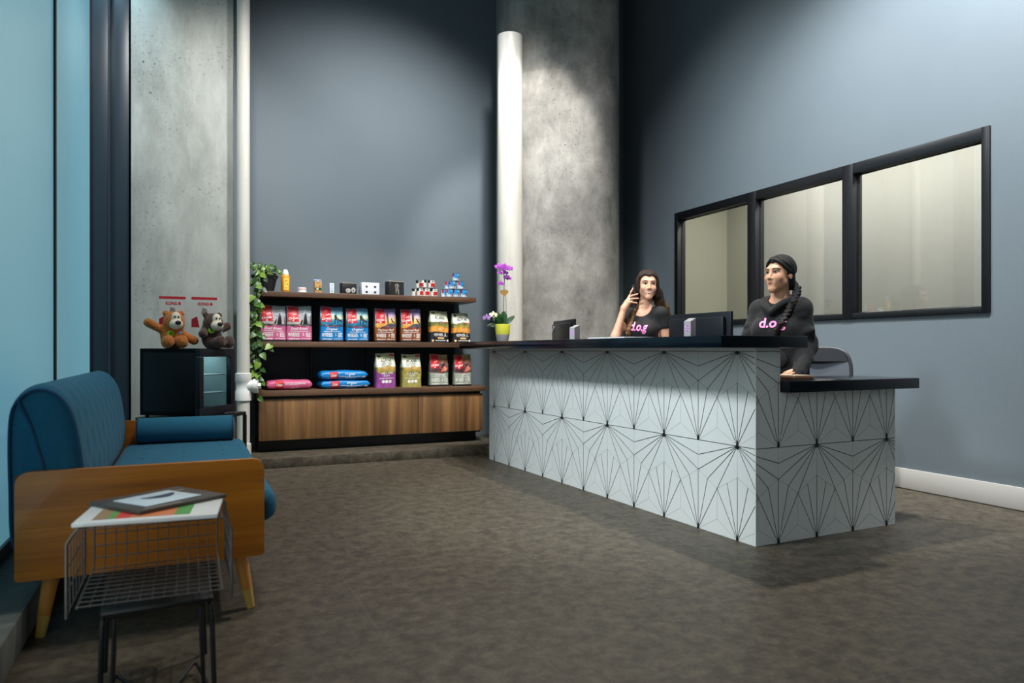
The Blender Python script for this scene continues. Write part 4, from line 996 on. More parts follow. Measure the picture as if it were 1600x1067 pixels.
t = thing('potted_vine', 'trailing green vine in a black plastic pot at the end of the top shelf', 'plant', (px_, 7.16, ZS))
q = MB(); q.lathe([(0.076, 0), (0.084, 0.004), (0.112, 0.13), (0.118, 0.132), (0.126, 0.155), (0.120, 0.157), (0.105, 0.13), (0.08, 0.12)], 14); q.build('pot', mat('matt_black_pot', (20, 20, 22), 0.6), t, smooth=20)
MB().lathe([(0.0, 0.13), (0.106, 0.134)], 14, cap=False).build('soil', mat('dark_soil', (40, 30, 22), 0.95), t)
rnd = random.Random(5); lf = MB(); vn = MB()
def vine(pts, step, sz, face=(0, -1, 0.35)):
    pts = [Vector(p) for p in pts]; sm = []
    for i in range(len(pts) - 1):
        for k in range(6):
            u = k / 6; sm.append(pts[i].lerp(pts[i + 1], u) + Vector((rnd.uniform(-.004, .004), rnd.uniform(-.004, .004), 0)))
    sm.append(pts[-1]); vn.tube(sm, 0.0028, 5)
    acc = 0; sd = 1
    for i in range(1, len(sm)):
        acc += (sm[i] - sm[i - 1]).length
        if acc > step:
            acc = 0; sd = -sd
            o = Vector((sd * rnd.uniform(0.2, 1), rnd.uniform(-0.9, -0.1), rnd.uniform(-0.9, 0.15))).normalized()
            b_ = sm[i] + o * 0.025; vn.tube([sm[i], b_], 0.0016, 4)
            L = sz * rnd.uniform(0.7, 1.15)
            leaf(lf, b_, o + Vector((0, 0, -0.4)), Vector(face) + Vector((rnd.uniform(-.6, .6), rnd.uniform(-.4, .2), rnd.uniform(-.3, .6))), L, L * 0.86, rnd.choice((0, 0, 1, 2)))
XL = xat(401, 6.97) - px_
for dx, dy, top, bot in ((0.0, -0.2, 0.17, -0.62), (-0.02, -0.19, 0.165, -0.98), (0.02, -0.21, 0.16, -0.42), (-0.035, -0.2, 0.17, -0.75), (0.015, -0.22, 0.165, -0.86), (-0.01, -0.235, 0.16, -0.52), (0.0, -0.2, 0.16, -0.7)):
    a = math.atan2(dy, XL + dx)
    vine([(0.05 * math.cos(a), 0.05 * math.sin(a), 0.13), (0.11 * math.cos(a), 0.11 * math.sin(a), top + 0.02), (XL * 0.85 + dx, dy * 0.8, top - 0.06), (XL + dx, dy, 0.0), (XL + dx + rnd.uniform(-.02, .02), dy, bot * 0.5), (XL + dx + rnd.uniform(-.02, .03), dy + rnd.uniform(-.01, .01), bot)], 0.06, 0.066)
for k in range(9):
    a = rnd.uniform(0, 2 * PI); h = rnd.uniform(0.06, 0.14); r = rnd.uniform(0.06, 0.15)
    vine([(0.03 * math.cos(a), 0.03 * math.sin(a), 0.13), (r * 0.6 * math.cos(a), r * 0.6 * math.sin(a), 0.13 + h), (r * math.cos(a) * 1.2, r * math.sin(a) * 1.0, 0.14 + h)], 0.032, 0.055)
vine([(0.03, -0.02, 0.13), (0.09, -0.04, 0.22), (0.15, -0.05, 0.215)], 0.03, 0.055)
vine([(XL + 0.02, -0.2, -0.45), (XL + 0.05, -0.21, -0.54), (XL + 0.12, -0.2, -0.53), (XL + 0.16, -0.19, -0.48)], 0.06, 0.07)
vn.build('stem', mat('green_vine_stem', (86, 110, 46), 0.6), t)
lf.build('foliage', [mat('vine_leaf', (46, 84, 28), 0.4, vary=(16, (72, 112, 36), 0.2)), mat('vine_leaf_dark', (28, 58, 24), 0.4), mat('vine_leaf_lime', (112, 142, 50), 0.4)], t, smooth=60, recalc=False)

ol = (2.54, 5.80, 1.1252)
d_ol = ol[0] * math.sin(math.radians(24.4)) + ol[1] * math.cos(math.radians(24.4))
t = thing('potted_orchid', 'purple orchid in a lime and grey pot on the counter end', 'plant', ol, math.radians(-24))
mp_ = 1 / 1115 * d_ol
def OP(px, py, y=0.0): return ((px - 787) * mp_, y, 1.05 + (547 - py) * mp_ - ol[2])
MB().lathe([(0.046, 0), (0.05, 0.003), (0.061, 0.062), (0.061, 0.063)], 32).build('pot_base', mat('grey_stoneware', (150, 148, 150), 0.6), t)
MB().lathe([(0.061, 0.063), (0.068, 0.15), (0.066, 0.155), (0.058, 0.15), (0.055, 0.12)], 32, cap=False).build('pot', mat('lime_glaze', (206, 204, 62), 0.45), t)
MB().lathe([(0.0, 0.125), (0.057, 0.128)], 16, cap=False).build('bark', MATS['dark_soil'], t)
q = MB(); q.tube([OP(788, 507), OP(788.5, 480), OP(789, 455), OP(790, 435), OP(788, 424, -0.01), OP(782, 417, -0.03)], 0.0032, 6); q.tube([OP(788, 445), OP(784, 444, -0.01)], 0.002, 5); q.tube([OP(790, 436), OP(795, 434, -0.02)], 0.002, 5)
q.tube([OP(786, 507), OP(778, 500, -0.04), OP(766, 496, -0.06)], 0.003, 6)
q.build('stem', mat('orchid_stem', (58, 74, 34), 0.6), t)
MB().tube([OP(792.5, 507, 0.01), OP(792.5, 470, 0.01), OP(791.5, 453, 0.01), OP(789, 451, 0.0)], 0.0022, 6).build('stake', mat('green_stake', (40, 60, 44), 0.5), t)
q = MB()
for (a, c, y, L, W) in (((787, 507), (779, 490), -0.03, 0.12, 0.075), ((788, 507), (789, 489), -0.01, 0.12, 0.07), ((790, 508), (801, 496), -0.02, 0.12, 0.05), ((789, 507), (792, 484), 0.02, 0.14, 0.045), ((786, 508), (772, 492), -0.02, 0.11, 0.06), ((785, 508), (762, 506), -0.05, 0.13, 0.045), ((787, 507), (783, 498), -0.05, 0.1, 0.06)):
    A, B = Vector(OP(*a)), Vector(OP(c[0], c[1], y)); leaf(q, A, B - A, (0.1, -1, 0.5), L, W, 0, False, 0.15)
q.build('leaf', mat('orchid_leaf', (30, 72, 32), 0.35), t, smooth=60, recalc=False)
q = MB()
hp = [(16 * math.sin(a) ** 3 / 17, (13 * math.cos(a) - 5 * math.cos(2 * a) - 2 * math.cos(3 * a) - math.cos(4 * a)) / 17) for a in np.linspace(0, 2 * PI, 36)[:-1]]
hx, _, hz = OP(789.5, 457.5); q.prism([(hx + a * 0.039, hz + b * 0.036) for a, b in hp], -0.012, -0.006); q.build('heart_pick', mat('gold_brown_heart', (178, 132, 60), 0.6), t)
def flower(c, n, R, cols, name='flower'):
    q = MB(); c = Vector(c); n = Vector(n).normalized(); s = n.cross(Vector((0, 0, 1))).normalized(); u = s.cross(n)
    for k, (ang, l, wd) in enumerate(((90, 1, 0.55), (210, 0.95, 0.5), (330, 0.95, 0.5), (10, 1.05, 0.95), (170, 1.05, 0.95))):
        a = math.radians(ang); d = s * math.cos(a) + u * math.sin(a)
        leaf(q, c + d * 0.1 * R, d + n * 0.15, n, R * l, R * wd, 0, False, 0.1)
    q.sphere(c + n * 0.2 * R - u * 0.15 * R, (0.18 * R, 0.2 * R, 0.2 * R), 8, 1)
    return q.build(name, cols, t, smooth=60, recalc=False)
pur = [mat('orchid_purple', (168, 52, 186), 0.5, vary=(40, (196, 96, 210), 0.2)), mat('orchid_lip', (110, 20, 130), 0.5)]
for fx, fy, y, r in ((458, 130, -0.03, 0.03), (497, 122, -0.035, 0.03), (505, 165, -0.05, 0.031), (540, 132, -0.03, 0.03), (564, 157, -0.045, 0.032), (594, 150, -0.02, 0.029), (480, 205, -0.03, 0.024), (545, 205, -0.03, 0.024), (556, 254, -0.03, 0.027), (586, 272, -0.02, 0.024), (490, 332, -0.025, 0.027)):
    flower(OP(720 + fx * 0.1311, 400 + fy * 0.1311, y), (rnd.uniform(-.4, .4), -1, rnd.uniform(-.1, .3)), r * 1.0, pur)
flower(OP(762, 497, -0.06), (-0.3, -1, 0.1), 0.034, [mat('orchid_lilac', (176, 130, 196), 0.5), pur[1]]); flower(OP(773, 492, -0.05), (0.3, -1, 0.5), 0.034, [mat('orchid_cream', (222, 212, 176), 0.5), mat('orchid_gold', (200, 180, 90), 0.5)])

# ------------------------------------------------------------------ things on the counter and the desk
def onctr(x, y): 
    c, s = math.cos(RC), math.sin(RC); return (2.758 + x * c - y * s, 2.931 + x * s + y * c)
M_mon = mat('dark_blue_black_plastic', (7, 11, 18), 0.4, spec=0.35)
def monitor(label, loc, rz, w, h, zb, mark):
    t = thing('monitor', label, 'monitor', loc, rz)
    q = MB(); q.box(-w / 2, w / 2, -0.012, 0.010, zb, zb + h, 0.004); q.box(-w / 2 + 0.04, w / 2 - 0.04, 0.008, 0.038, zb + 0.05, zb + h - 0.03, 0.012); hs = q.build('housing', M_mon, t)
    MB().box(-w / 2 + 0.006, w / 2 - 0.006, -0.0135, -0.0125, zb + 0.012, zb + h - 0.006).build('screen', mat('dark_screen', (18, 20, 24), 0.12), t)
    q = MB(); q.box(-0.03, 0.03, 0.036, 0.062, 0.01, zb + h * 0.5, 0.004); q.build('stand_neck', M_mon, t)
    MB().box(-0.11, 0.11, -0.06, 0.10, 0.0005, 0.012, 0.004).build('stand_base', M_mon, t)
    mx, mz = mark
    q = MB(); q.tube([(mx + 0.019 * math.cos(a), 0.0395, mz + 0.023 * math.sin(a)) for a in np.linspace(0, 2 * PI, 25)[:-1]], 0.0042, 6, closed=True); q.sphere((mx, 0.040, mz), (0.006, 0.003, 0.011), 10)
    q.build('round_mark', mat('silver_mark', (150, 158, 164), 0.3, 0.5), hs)
    return t
dz = 0.7605
x_, y_ = onctr(0.335, 0.83); monitor('monitor with its dark back to the room, between the two staff', (x_, y_, dz), math.radians(90) + RC, 0.60, 0.355, 1.293 - dz - 0.355, (0.03, 1.235 - dz))
x_, y_ = onctr(0.30, 2.52); monitor('monitor with its dark back to the room, nearest the round column', (x_, y_, dz), math.radians(90 - 12) + RC, 0.56, 0.34, 1.31 - dz - 0.34, (0.19, 1.24 - dz))
M_grey = mat('grey_reader_plastic', (150, 150, 154), 0.4)
def reader(label, x, y, rz):
    wx, wy = onctr(x, y); t = thing('card_reader', label, 'card reader', (wx, wy, 1.1254), rz, 'grey readers on the high counter')
    MB().prism([(-0.045, 0), (0.04, 0), (0.04, 0.112), (-0.045, 0.09)], -0.02, 0.02, ax='x').build('reader_body', M_grey, t)
    q = MB(); q.poly([(0.0 + 0.016 * math.cos(a), -0.0456, 0.05 + 0.024 * math.sin(a)) for a in np.linspace(0, 2 * PI, 21)[:-1]], 0); q.poly([(0.0 + 0.0135 * math.cos(a), -0.0460, 0.05 + 0.021 * math.sin(a)) for a in np.linspace(0, 2 * PI, 21)[:-1]], 1)
    for a, c in ((-0.007, 0.058), (0.005, 0.056), (-0.004, 0.044), (0.006, 0.042)): q.poly([(a + 0.004 * math.cos(k), -0.0464, c + 0.005 * math.sin(k)) for k in np.linspace(0, 5.5, 8)], 0)
    q.build('round_sticker', [P_((196, 180, 206)), P_((160, 96, 160))], t, smooth=0)
reader('grey card reader with round sticker before the monitor between the staff', -0.09, 0.42, math.radians(-58))
reader('grey card reader before the monitor nearest the round column', -0.09, 1.70, math.radians(-58))
def sheet(name, label, x, y, rz, w, d, h, m, z=1.1254):
    wx, wy = onctr(x, y); t = tag(MB().box(-w / 2, w / 2, -d / 2, d / 2, 0, h, min(h * 0.3, 0.002)).build(name, m), label, name.replace('_', ' ')); t.location = (wx, wy, z); t.rotation_euler = (0, 0, rz); return t
sheet('paper_stack', 'low stack of pale papers on the high counter before the smiling person', 0.0, 1.24, RC, 0.26, 0.44, 0.012, mat('pale_paper', (196, 200, 206), 0.5))
sheet('paper_sheet', 'white sheet lying on the high counter beside the grey card reader', 0.12, 0.28, RC, 0.2, 0.30, 0.004, M_white)
wx, wy = onctr(0.50, 0.21)
t = thing('notebook', 'thin brown notebook on the low countertop by the hooded person', 'notebook', (wx, wy, 0.8824), RC)
MB().box(-0.075, 0.075, -0.09, 0.09, 0, 0.014, 0.002).build('cover', mat('brown_card', (140, 92, 66), 0.5), t); MB().box(-0.072, 0.066, -0.087, 0.087, 0.014, 0.022, 0.001).build('pages', mat('cream_pages', (206, 186, 160), 0.6), t)

# office chair
t = thing('office_chair', 'dark mesh backed office chair behind the low countertop', 'chair', (4.28, 3.92, 0), math.radians(-50))
q = MB(); outl = []
for a in np.linspace(0, 2 * PI, 49)[:-1]:
    c, s = math.cos(a), math.sin(a); w_ = 0.235 if s > 0 else 0.175 + 0.06 * (1 + s)
    x = w_ * math.copysign(abs(c) ** 0.5, c); z = 0.82 + 0.245 * math.copysign(abs(s) ** 0.55, s); outl.append((x, 0.17 - 0.10 * (1 - (x / 0.235) ** 2) * -0.4 + 0.03 * (z - 0.6), z))
M_ch = mat('dark_grey_chair_plastic', (36, 38, 42), 0.5)
ch_b = MB().tube(outl, 0.013, 8, closed=True).build('back_frame', M_ch, t)
q = MB(); c = q.bm.verts.new((0, 0.215, 0.82)); vs = [q.bm.verts.new(p) for p in outl]
for i in range(len(vs)): q.bm.faces.new([vs[i], vs[(i + 1) % len(vs)], c])
q.build('mesh_panel', mat('grey_chair_mesh', (74, 80, 88), 0.8), ch_b, smooth=80)
q = MB(); q.prism([(outl[i][0], outl[i][2]) for i in range(3, 22)], 0.185, 0.21); q.build('top_rail', M_ch, ch_b)
MB().box(-0.23, 0.23, -0.25, 0.2, 0.43, 0.5, 0.03).build('seat', mat('black_seat_fabric', (24, 25, 28), 0.9), t, smooth=60)
MB().tube([(0, 0.15, 0.42), (0, 0.25, 0.45), (0, 0.24, 0.65)], 0.02, 8).build('back_support', M_ch, t)
MB().tube([(0, 0, 0.08), (0, 0, 0.44)], 0.028, 12).build('gas_lift', M_black, t)
for k in range(5):
    a = 2 * PI * k / 5; l = MB().tube([(0.02 * math.cos(a), 0.02 * math.sin(a), 0.11), (0.29 * math.cos(a), 0.29 * math.sin(a), 0.075)], [0.024, 0.016], 8).build('leg', M_ch, t)
    MB().tube([(0.29 * math.cos(a) - 0.012 * math.sin(a), 0.29 * math.sin(a) + 0.012 * math.cos(a), 0.03), (0.29 * math.cos(a) + 0.012 * math.sin(a), 0.29 * math.sin(a) - 0.012 * math.cos(a), 0.03)], 0.03, 14).build('caster', M_black, l)
# ------------------------------------------------------------------ the two people
def skin(name, c): return mat(name, c, 0.5, bump=(220, 0.05), spec=0.4)
def hairmat(name, lo, hi, z0, z1):
    m = gradient(name, [(0, lo), (1, hi)], 2, z0, z1, 0.55, noise=0.35); m.node_tree.nodes['Principled BSDF'].inputs['Specular IOR Level'].default_value = 0.3
    nt = m.node_tree; b = nt.nodes['Principled BSDF']; tc = N(nt, 'ShaderNodeTexCoord'); mp = N(nt, 'ShaderNodeMapping'); mp.inputs['Scale'].default_value = (1, 1, 0.12)
    nt.links.new(tc.outputs['Object'], mp.inputs['Vector']); n = N(nt, 'ShaderNodeTexNoise', Scale=220.0, Detail=3.0, Distortion=0.4); nt.links.new(mp.outputs['Vector'], n.inputs['Vector'])
    bp = N(nt, 'ShaderNodeBump', Strength=0.7, Distance=0.01); nt.links.new(n.outputs['Fac'], bp.inputs['Height']); nt.links.new(bp.outputs['Normal'], b.inputs['Normal'])
    return m
def head_prims():
    H = [el((0, 0.012, 0.032), (0.073, 0.09, 0.085), 0.02), el((0, -0.03, -0.03), (0.055, 0.061, 0.074), 0.03)]
    for s in (-1, 1):
        H += [rc((s * 0.038, -0.015, -0.05), (s * 0.006, -0.072, -0.094), 0.018, 0.015, 0.03), el((s * 0.036, -0.062, -0.026), (0.024, 0.022, 0.024), 0.025), el((s * 0.0115, -0.094, -0.031), (0.0075, 0.009, 0.007), 0.008), el((s * 0.074, 0.014, -0.006), (0.009, 0.017, 0.028), 0.008)]
    H += [rc((-0.034, -0.074, 0.032), (0.034, -0.074, 0.032), 0.012, 0.012, 0.02), rc((0, -0.083, 0.016), (0, -0.106, -0.026), 0.0065, 0.0098, 0.012), el((0, -0.074, -0.1), (0.02, 0.018, 0.017), 0.02), el((0, -0.08, -0.060), (0.026, 0.012, 0.018), 0.02)]
    return H
HP = head_prims()
def skin_y(prims, xz, y0=-0.25, hit=0.0):
    P = np.array([[x, y0, z] for x, z in xz], float)
    for _ in range(60):
        d = sdf_at(prims, P); P[:, 1] += np.clip(d - hit, -0.01, 0.05) * 0.8
    return P
def finger(a, b, c, r=0.0085): return [rc(a, b, r, r * 0.93, 0.006), rc(b, c, r * 0.93, r * 0.78, 0.006)]
def person(label, loc, rz, yaw_t, yaw_h, hc, S, arms, hands, skin_m, hair_fn, cloth_fn, smile, brow_m, lip_m, roll=0.0):
    RT = Rz(math.radians(yaw_t)); cr_, sr_ = math.cos(roll), math.sin(roll)
    RH = Rz(math.radians(yaw_h)) @ np.array([[cr_, 0, sr_], [0, 1, 0], [-sr_, 0, cr_]])
    hc = np.array(hc, float)
    T = [el((0, 0, 0.88), (0.165, 0.112, 0.12), 0.05), el((0, 0, 1.03), (0.122, 0.092, 0.13), 0.06), el((0, 0.005, S - 0.16), (0.138, 0.098, 0.16), 0.06),
         el((-0.066, -0.078, S - 0.155), (0.056, 0.046, 0.056), 0.04), el((0.066, -0.078, S - 0.155), (0.056, 0.046, 0.056), 0.04),
         rc((-0.135, 0.012, S - 0.012), (0.135, 0.012, S - 0.012), 0.045, 0.045, 0.05), rc((0, 0.022, S - 0.01), (0, 0.018, S + 0.06), 0.075, 0.052, 0.05)]
    T = rot_prims(T, RT)
    LEG = []
    for s in (-1, 1):
        LEG += [rc((s * 0.085, 0, 0.84), (s * 0.09, -0.012, 0.47), 0.085, 0.052, 0.04), rc((s * 0.09, -0.012, 0.47), (s * 0.09, 0.012, 0.1), 0.05, 0.034, 0.02), rc((s * 0.09, 0.02, 0.05), (s * 0.1, -0.13, 0.035), 0.036, 0.026, 0.03)]
    LEG = rot_prims(LEG, RT)
    ARM = []
    for (sh_, e, w_) in arms: ARM += [rc(sh_, e, 0.046, 0.036, 0.03), rc(e, w_, 0.037, 0.024, 0.02)]
    nk = RH @ np.array([0, 0.018, -0.06]) + hc
    NECK = [rc((0, 0.018, S + 0.0), nk, 0.054, 0.05, 0.03)]
    HW = rot_prims(HP, RH, (0, 0, 0), hc)
    eyes = [(-0.032, 0.010), (0.032, 0.010)]
    EY = skin_y(HP, eyes)
    cuts = rot_prims([el((p[0], p[1] - 0.004, p[2]), (0.0155, 0.010, 0.0062 if not smile else 0.0058), 0.006) for p in EY], RH, (0, 0, 0), hc)
    body = sdf_obj('person', T + LEG + ARM + NECK + HW + hands, skin_m, None, 0.004, cuts)
    body.location = loc; body.rotation_euler = (0, 0, rz); tag(body, label, 'person')
    def hw(p): return Vector(RH @ np.array(p, float) + hc)
    gaze = np.array([0.35 if smile else -0.05, -1.0, 0.0]); gaze /= np.linalg.norm(gaze)
    for p in EY:
        c = np.array([p[0], p[1] + 0.0098, p[2]])
        g = RH @ gaze; Mz = Vector(g).to_track_quat('Z', 'Y').to_matrix(); q = MB(); q.sphere(hw(c), 0.0122, 32, 0, Mz)
        cc = hw(c); gv = Vector(g).normalized()
        for f in q.bm.faces:
            an = (f.calc_center_median() - cc).normalized().angle(gv)
            if an < 0.28: f.material_index = 2
            elif an < 0.60: f.material_index = 1
        q.build('eye', [mat('eye_white', (206, 200, 194), 0.25), mat('dark_brown_iris', (52, 30, 20), 0.15), M_blackp], body, smooth=80)
        s = 1 if p[0] > 0 else -1
        lid = skin_y(HP, [(p[0] + t * 0.0165, p[2] + 0.0064 * (1 - 0.8 * t * t)) for t in np.linspace(-1, 1, 7)])
        MB().tube([hw((a[0], a[1] - 0.0012, a[2])) for a in lid], 0.0019, 6).build('eyelashes', mat('black_lashes', (20, 14, 12), 0.6), body)
        bp = skin_y(HP, [(s * (0.012 + 0.04 * t), 0.0285 + 0.008 * math.sin(t * 2.4) - 0.004 * t) for t in np.linspace(0, 1, 8)])
        MB().tube([hw((a[0], a[1] + 0.0005, a[2])) for a in bp], [0.003, 0.0037, 0.0038, 0.0036, 0.0032, 0.0027, 0.002, 0.0012], 6).build('eyebrow', brow_m, body)
    if smile:
        up = [(t * 0.027, -0.0495 - 0.0065 * (1 - t * t)) for t in np.linspace(-1, 1, 9)]; lo = [(t * 0.026, -0.0510 - 0.0165 * (1 - t * t)) for t in np.linspace(-1, 1, 9)]
        teeth = skin_y(HP, [(t * 0.02, -0.0570 - 0.0035 * (1 - t * t)) for t in np.linspace(-1, 1, 7)])
        MB().tube([hw((a[0], a[1] + 0.001, a[2])) for a in teeth], [0.0018, 0.0036, 0.0046, 0.005, 0.0046, 0.0036, 0.0018], 8).build('teeth', mat('white_teeth', (226, 220, 210), 0.3), body, smooth=80)
        rr = 0.0034
    else:
        up = [(t * 0.023, -0.0575 + 0.0035 * abs(t) ** 2 + (0.001 if t > 0 else 0)) for t in np.linspace(-1, 1, 9)]; lo = [(t * 0.021, -0.0635 + 0.005 * t * t) for t in np.linspace(-1, 1, 9)]
        rr = 0.0042
    for L, k in ((up, 0.9), (lo, 1.15)):
        a_ = skin_y(HP, L); pr = [max(0.0013, rr * k * (1 - abs(t) ** 2.2)) for t in np.linspace(-1, 1, 9)]
        MB().tube([hw((a[0], a[1] + 0.0012, a[2])) for a in a_], pr, 8).build('lip', lip_m, body, smooth=80)
    hair_fn(body, RH, hc, RT, T)
    cloth_fn(body, RT, T, LEG, ARM, arms, S)
    return body
def letters(prims, parent, s, cx, z0, w, h, m, tilt=0.0, shear=0.25):
    vs, fs = text2d(s, 0.028, shear); xs = [v[0] for v in vs]; W = max(xs) - min(xs); mx = (max(xs) + min(xs)) / 2
    # cut the outlines fine enough to follow the cloth
    bm = bmesh.new(); V = [bm.verts.new(((x - mx) / W * w, y / 0.72 * h, 0)) for x, y in vs]
    for f in fs:
        try: bm.faces.new([V[i] for i in f])
        except ValueError: pass
    bmesh.ops.triangulate(bm, faces=list(bm.faces)); bmesh.ops.subdivide_edges(bm, edges=[e for e in bm.edges if e.calc_length() > 0.012], cuts=2)
    bmesh.ops.triangulate(bm, faces=list(bm.faces))
    xz = [(cx + v.co.x, z0 + v.co.y + tilt * v.co.x) for v in bm.verts]
    P = skin_y(prims, xz, -0.45, 0.0026)
    for v, p in zip(bm.verts, P): v.co = Vector(p)
    q = MB(); q.merge(bm); return q.build('lettering', m, parent, smooth=80)
M_pink = mat('pink_print', (232, 130, 186), 0.5)
M_tee = mat('black_cotton', (9, 9, 11), 0.85, bump=(60, 0.15))
M_hood = mat('charcoal_fleece', (10, 11, 13), 0.92, bump=(26, 0.3), sheen=0.05)
M_trous = mat('black_denim', (22, 24, 28), 0.9)
def shoes_trousers(body, RT, T, LEG):
    TR = grow([T[0]], 0.012) + grow([p for i, p in enumerate(LEG) if i % 3 < 2], 0.014)
    sdf_obj('trousers', TR, M_trous, body, 0.008)
    for i in (2, 5): sdf_obj('shoe', [('rc', p[1] + (0, 0, 0.006), p[2] + (0, 0, 0.004), p[3] + 0.008, p[4] + 0.009, p[5]) for p in (LEG[i],)], mat('black_shoe', (18, 18, 20), 0.5), body, 0.006, fn=lambda X, Y, Z: 0.002 - Z)
def chain(pts, r0, r1, wav=0.0, fq=3.0, ph=0.0, k=0.012, n=14):
    pts = [np.array(p, float) for p in pts]; S = []
    m = len(pts) - 1
    for i in range(n + 1):
        u = i / n * m; j = min(int(u), m - 1); f = u - j
        p0, p1, p2, p3 = pts[max(j - 1, 0)], pts[j], pts[j + 1], pts[min(j + 2, m)]
        q = 0.5 * (2 * p1 + (p2 - p0) * f + (2 * p0 - 5 * p1 + 4 * p2 - p3) * f * f + (3 * p1 - p0 - 3 * p2 + p3) * f ** 3)
        t = i / n; q = q + wav * min(1, t * 2) * np.array([math.sin(fq * 2 * PI * t + ph), math.cos(fq * 2 * PI * t + ph), 0]); S.append(q)
    return [rc(S[i], S[i + 1], r0 + (r1 - r0) * i / n, r0 + (r1 - r0) * (i + 1) / n, k) for i in range(n)]
def parted(RH, hc, drift=50, end=105, r=0.0125, psis=(-62, -50, -38, -26, -14, -2, 10, 24, 38, 52), wav=0.0, rad=(0.076, 0.092, 0.087)):
    B = []
    for s in (-1, 1):
        for i, p0 in enumerate(psis):
            pts = []
            for k in range(8):
                f = k / 7; ph = math.radians(3 + (end - 3) * f); ps = math.radians(p0 + drift * f * (1 if p0 < 0 else 0.4)); w_ = wav * math.sin(k * 1.9 + i)
                pts.append((s * (rad[0] + w_) * math.sin(ph) * math.cos(ps), 0.02 + rad[1] * math.sin(ps), 0.036 + (rad[2] + w_ * 0.5) * math.cos(ph) * math.cos(ps)))
            B += chain(pts, r, r * 1.15, 0, 1, 0, 0.004, 12)
    return rot_prims(B, RH, (0, 0, 0), hc)
# --- the smiling person on the phone
def hair1(body, RH, hc, RT, T):
    C = rot_prims([el((0, 0.026, 0.034), (0.078, 0.092, 0.088), 0.02),
                   rc((-0.07, -0.01, 0.05), (-0.082, 0.005, -0.08), 0.02, 0.022, 0.02), rc((0.07, -0.01, 0.05), (0.083, 0.005, -0.08), 0.02, 0.024, 0.02), el((0, 0.07, -0.05), (0.085, 0.05, 0.09), 0.03)], RH, (0, 0, 0), hc)
    cut = rot_prims([el((0, -0.104, -0.03), (0.0605, 0.08, 0.103), 0.012)], RH, (0, 0, 0), hc)
    cut2 = rot_prims([rc((0, -0.080, 0.105), (0, 0.01, 0.145), 0.004, 0.004, 0.015)], RH, (0, 0, 0), hc)
    S = []
    for i in range(7):      # her left side, behind the shoulder
        o = i * 0.016; ph = i * 1.1
        S += chain([(0.105 + o * 0.25, 0.02 + 0.012 * (i % 3), 1.54), (0.105 + o * 0.55, 0.03, 1.45), (0.115 + o * 0.9, 0.045 + 0.01 * (i % 2), 1.38), (0.145 + o * 0.75, 0.06, 1.28), (0.165 + o * 0.55, 0.05 + 0.01 * (i % 3), 1.12)], 0.020, 0.009, 0.007, 3.2, ph, 0.01, 18)
    for i in range(3):      # her right side, over the chest
        o = i * 0.012; top = (-0.05 + o * 0.2, 0.01, 1.52)
        P = skin_y(grow(T, 0.016), [(-0.112 + o, 1.30), (-0.128 + o, 1.2), (-0.125 + o, 1.1)], -0.45)
        S += chain([top, (-0.055 + o * 0.4, 0.0, 1.45), (-0.07 + o * 0.7, -0.03, 1.385)] + [tuple(p) for p in P], 0.018, 0.009, 0.005, 3.0, i * 1.3, 0.01, 18)
    hm = hairmat('long_brown_hair', (112, 80, 50), (40, 26, 19), 1.2, 1.5)
    h = sdf_obj('hair', C + S, hm, body, 0.004, cut + cut2)
    sdf_obj('parted_locks', parted(RH, hc, wav=0.003, r=0.0135), hm, h, 0.003)
def cloth1(body, RT, T, LEG, ARM, arms, S):
    B = grow(T[:6], 0.009); B[2] = ('el', B[2][1], B[2][2] + 0.002, B[2][3], 0, 0.09)
    for sh_, e, w_ in arms:
        sh_, e = np.array(sh_), np.array(e); B.append(rc(sh_, sh_ + (e - sh_) * 0.36, 0.051, 0.053, 0.03))
    cuts = rot_prims([el((0.005, -0.062, S + 0.05), (0.082, 0.10, 0.088), 0.008), rc((0, 0.03, S + 0.02), (0, 0.03, S + 0.14), 0.07, 0.07, 0.008)], RT)
    cuts += [el(np.array(sh_) + (np.array(e) - np.array(sh_)) * 0.62, (0.07, 0.07, 0.07), 0.006) for sh_, e, w_ in arms]
    sdf_obj('t_shirt', B, M_tee, body, 0.004, cuts, fn=lambda X, Y, Z: 0.9 - Z)
    letters(B, [c for c in COL.objects if c.parent == body and c.name.startswith('t_shirt')][0], 'd.o.g', -0.034, 1.205, 0.14, 0.072, M_pink, -0.06, 0.35)
    shoes_trousers(body, RT, T, LEG)
RT1 = Rz(math.radians(-20)); S1 = 1.36
shR = tuple(RT1 @ np.array([-0.155, 0.01, S1 - 0.02])); shL = tuple(RT1 @ np.array([0.155, 0.01, S1 - 0.02]))
elR, wrR = (-0.218, -0.135, 1.155), (-0.152, -0.1, 1.385)
elL, wrL = (0.185, -0.02, 1.075), (0.15, -0.2, 0.93)
hand1 = [rc(wrR, (-0.125, -0.082, 1.43), 0.025, 0.026, 0.02), rc((-0.108, -0.058, 1.482), (-0.118, -0.085, 1.428), 0.013, 0.013, 0.016), rc((-0.135, -0.09, 1.41), (-0.112, -0.07, 1.46), 0.02, 0.014, 0.02)]
hand1 += finger((-0.106, -0.056, 1.488), (-0.096, -0.066, 1.518), (-0.080, -0.064, 1.548)) + finger((-0.112, -0.07, 1.472), (-0.086, -0.092, 1.487), (-0.044, -0.086, 1.499))
hand1 += finger((-0.115, -0.08, 1.452), (-0.088, -0.102, 1.460), (-0.038, -0.092, 1.464)) + finger((-0.118, -0.086, 1.432), (-0.094, -0.104, 1.434), (-0.048, -0.096, 1.427), 0.0078)
hand1 += finger((-0.13, -0.075, 1.42), (-0.098, -0.035, 1.432), (-0.080, -0.02, 1.47), 0.0095)
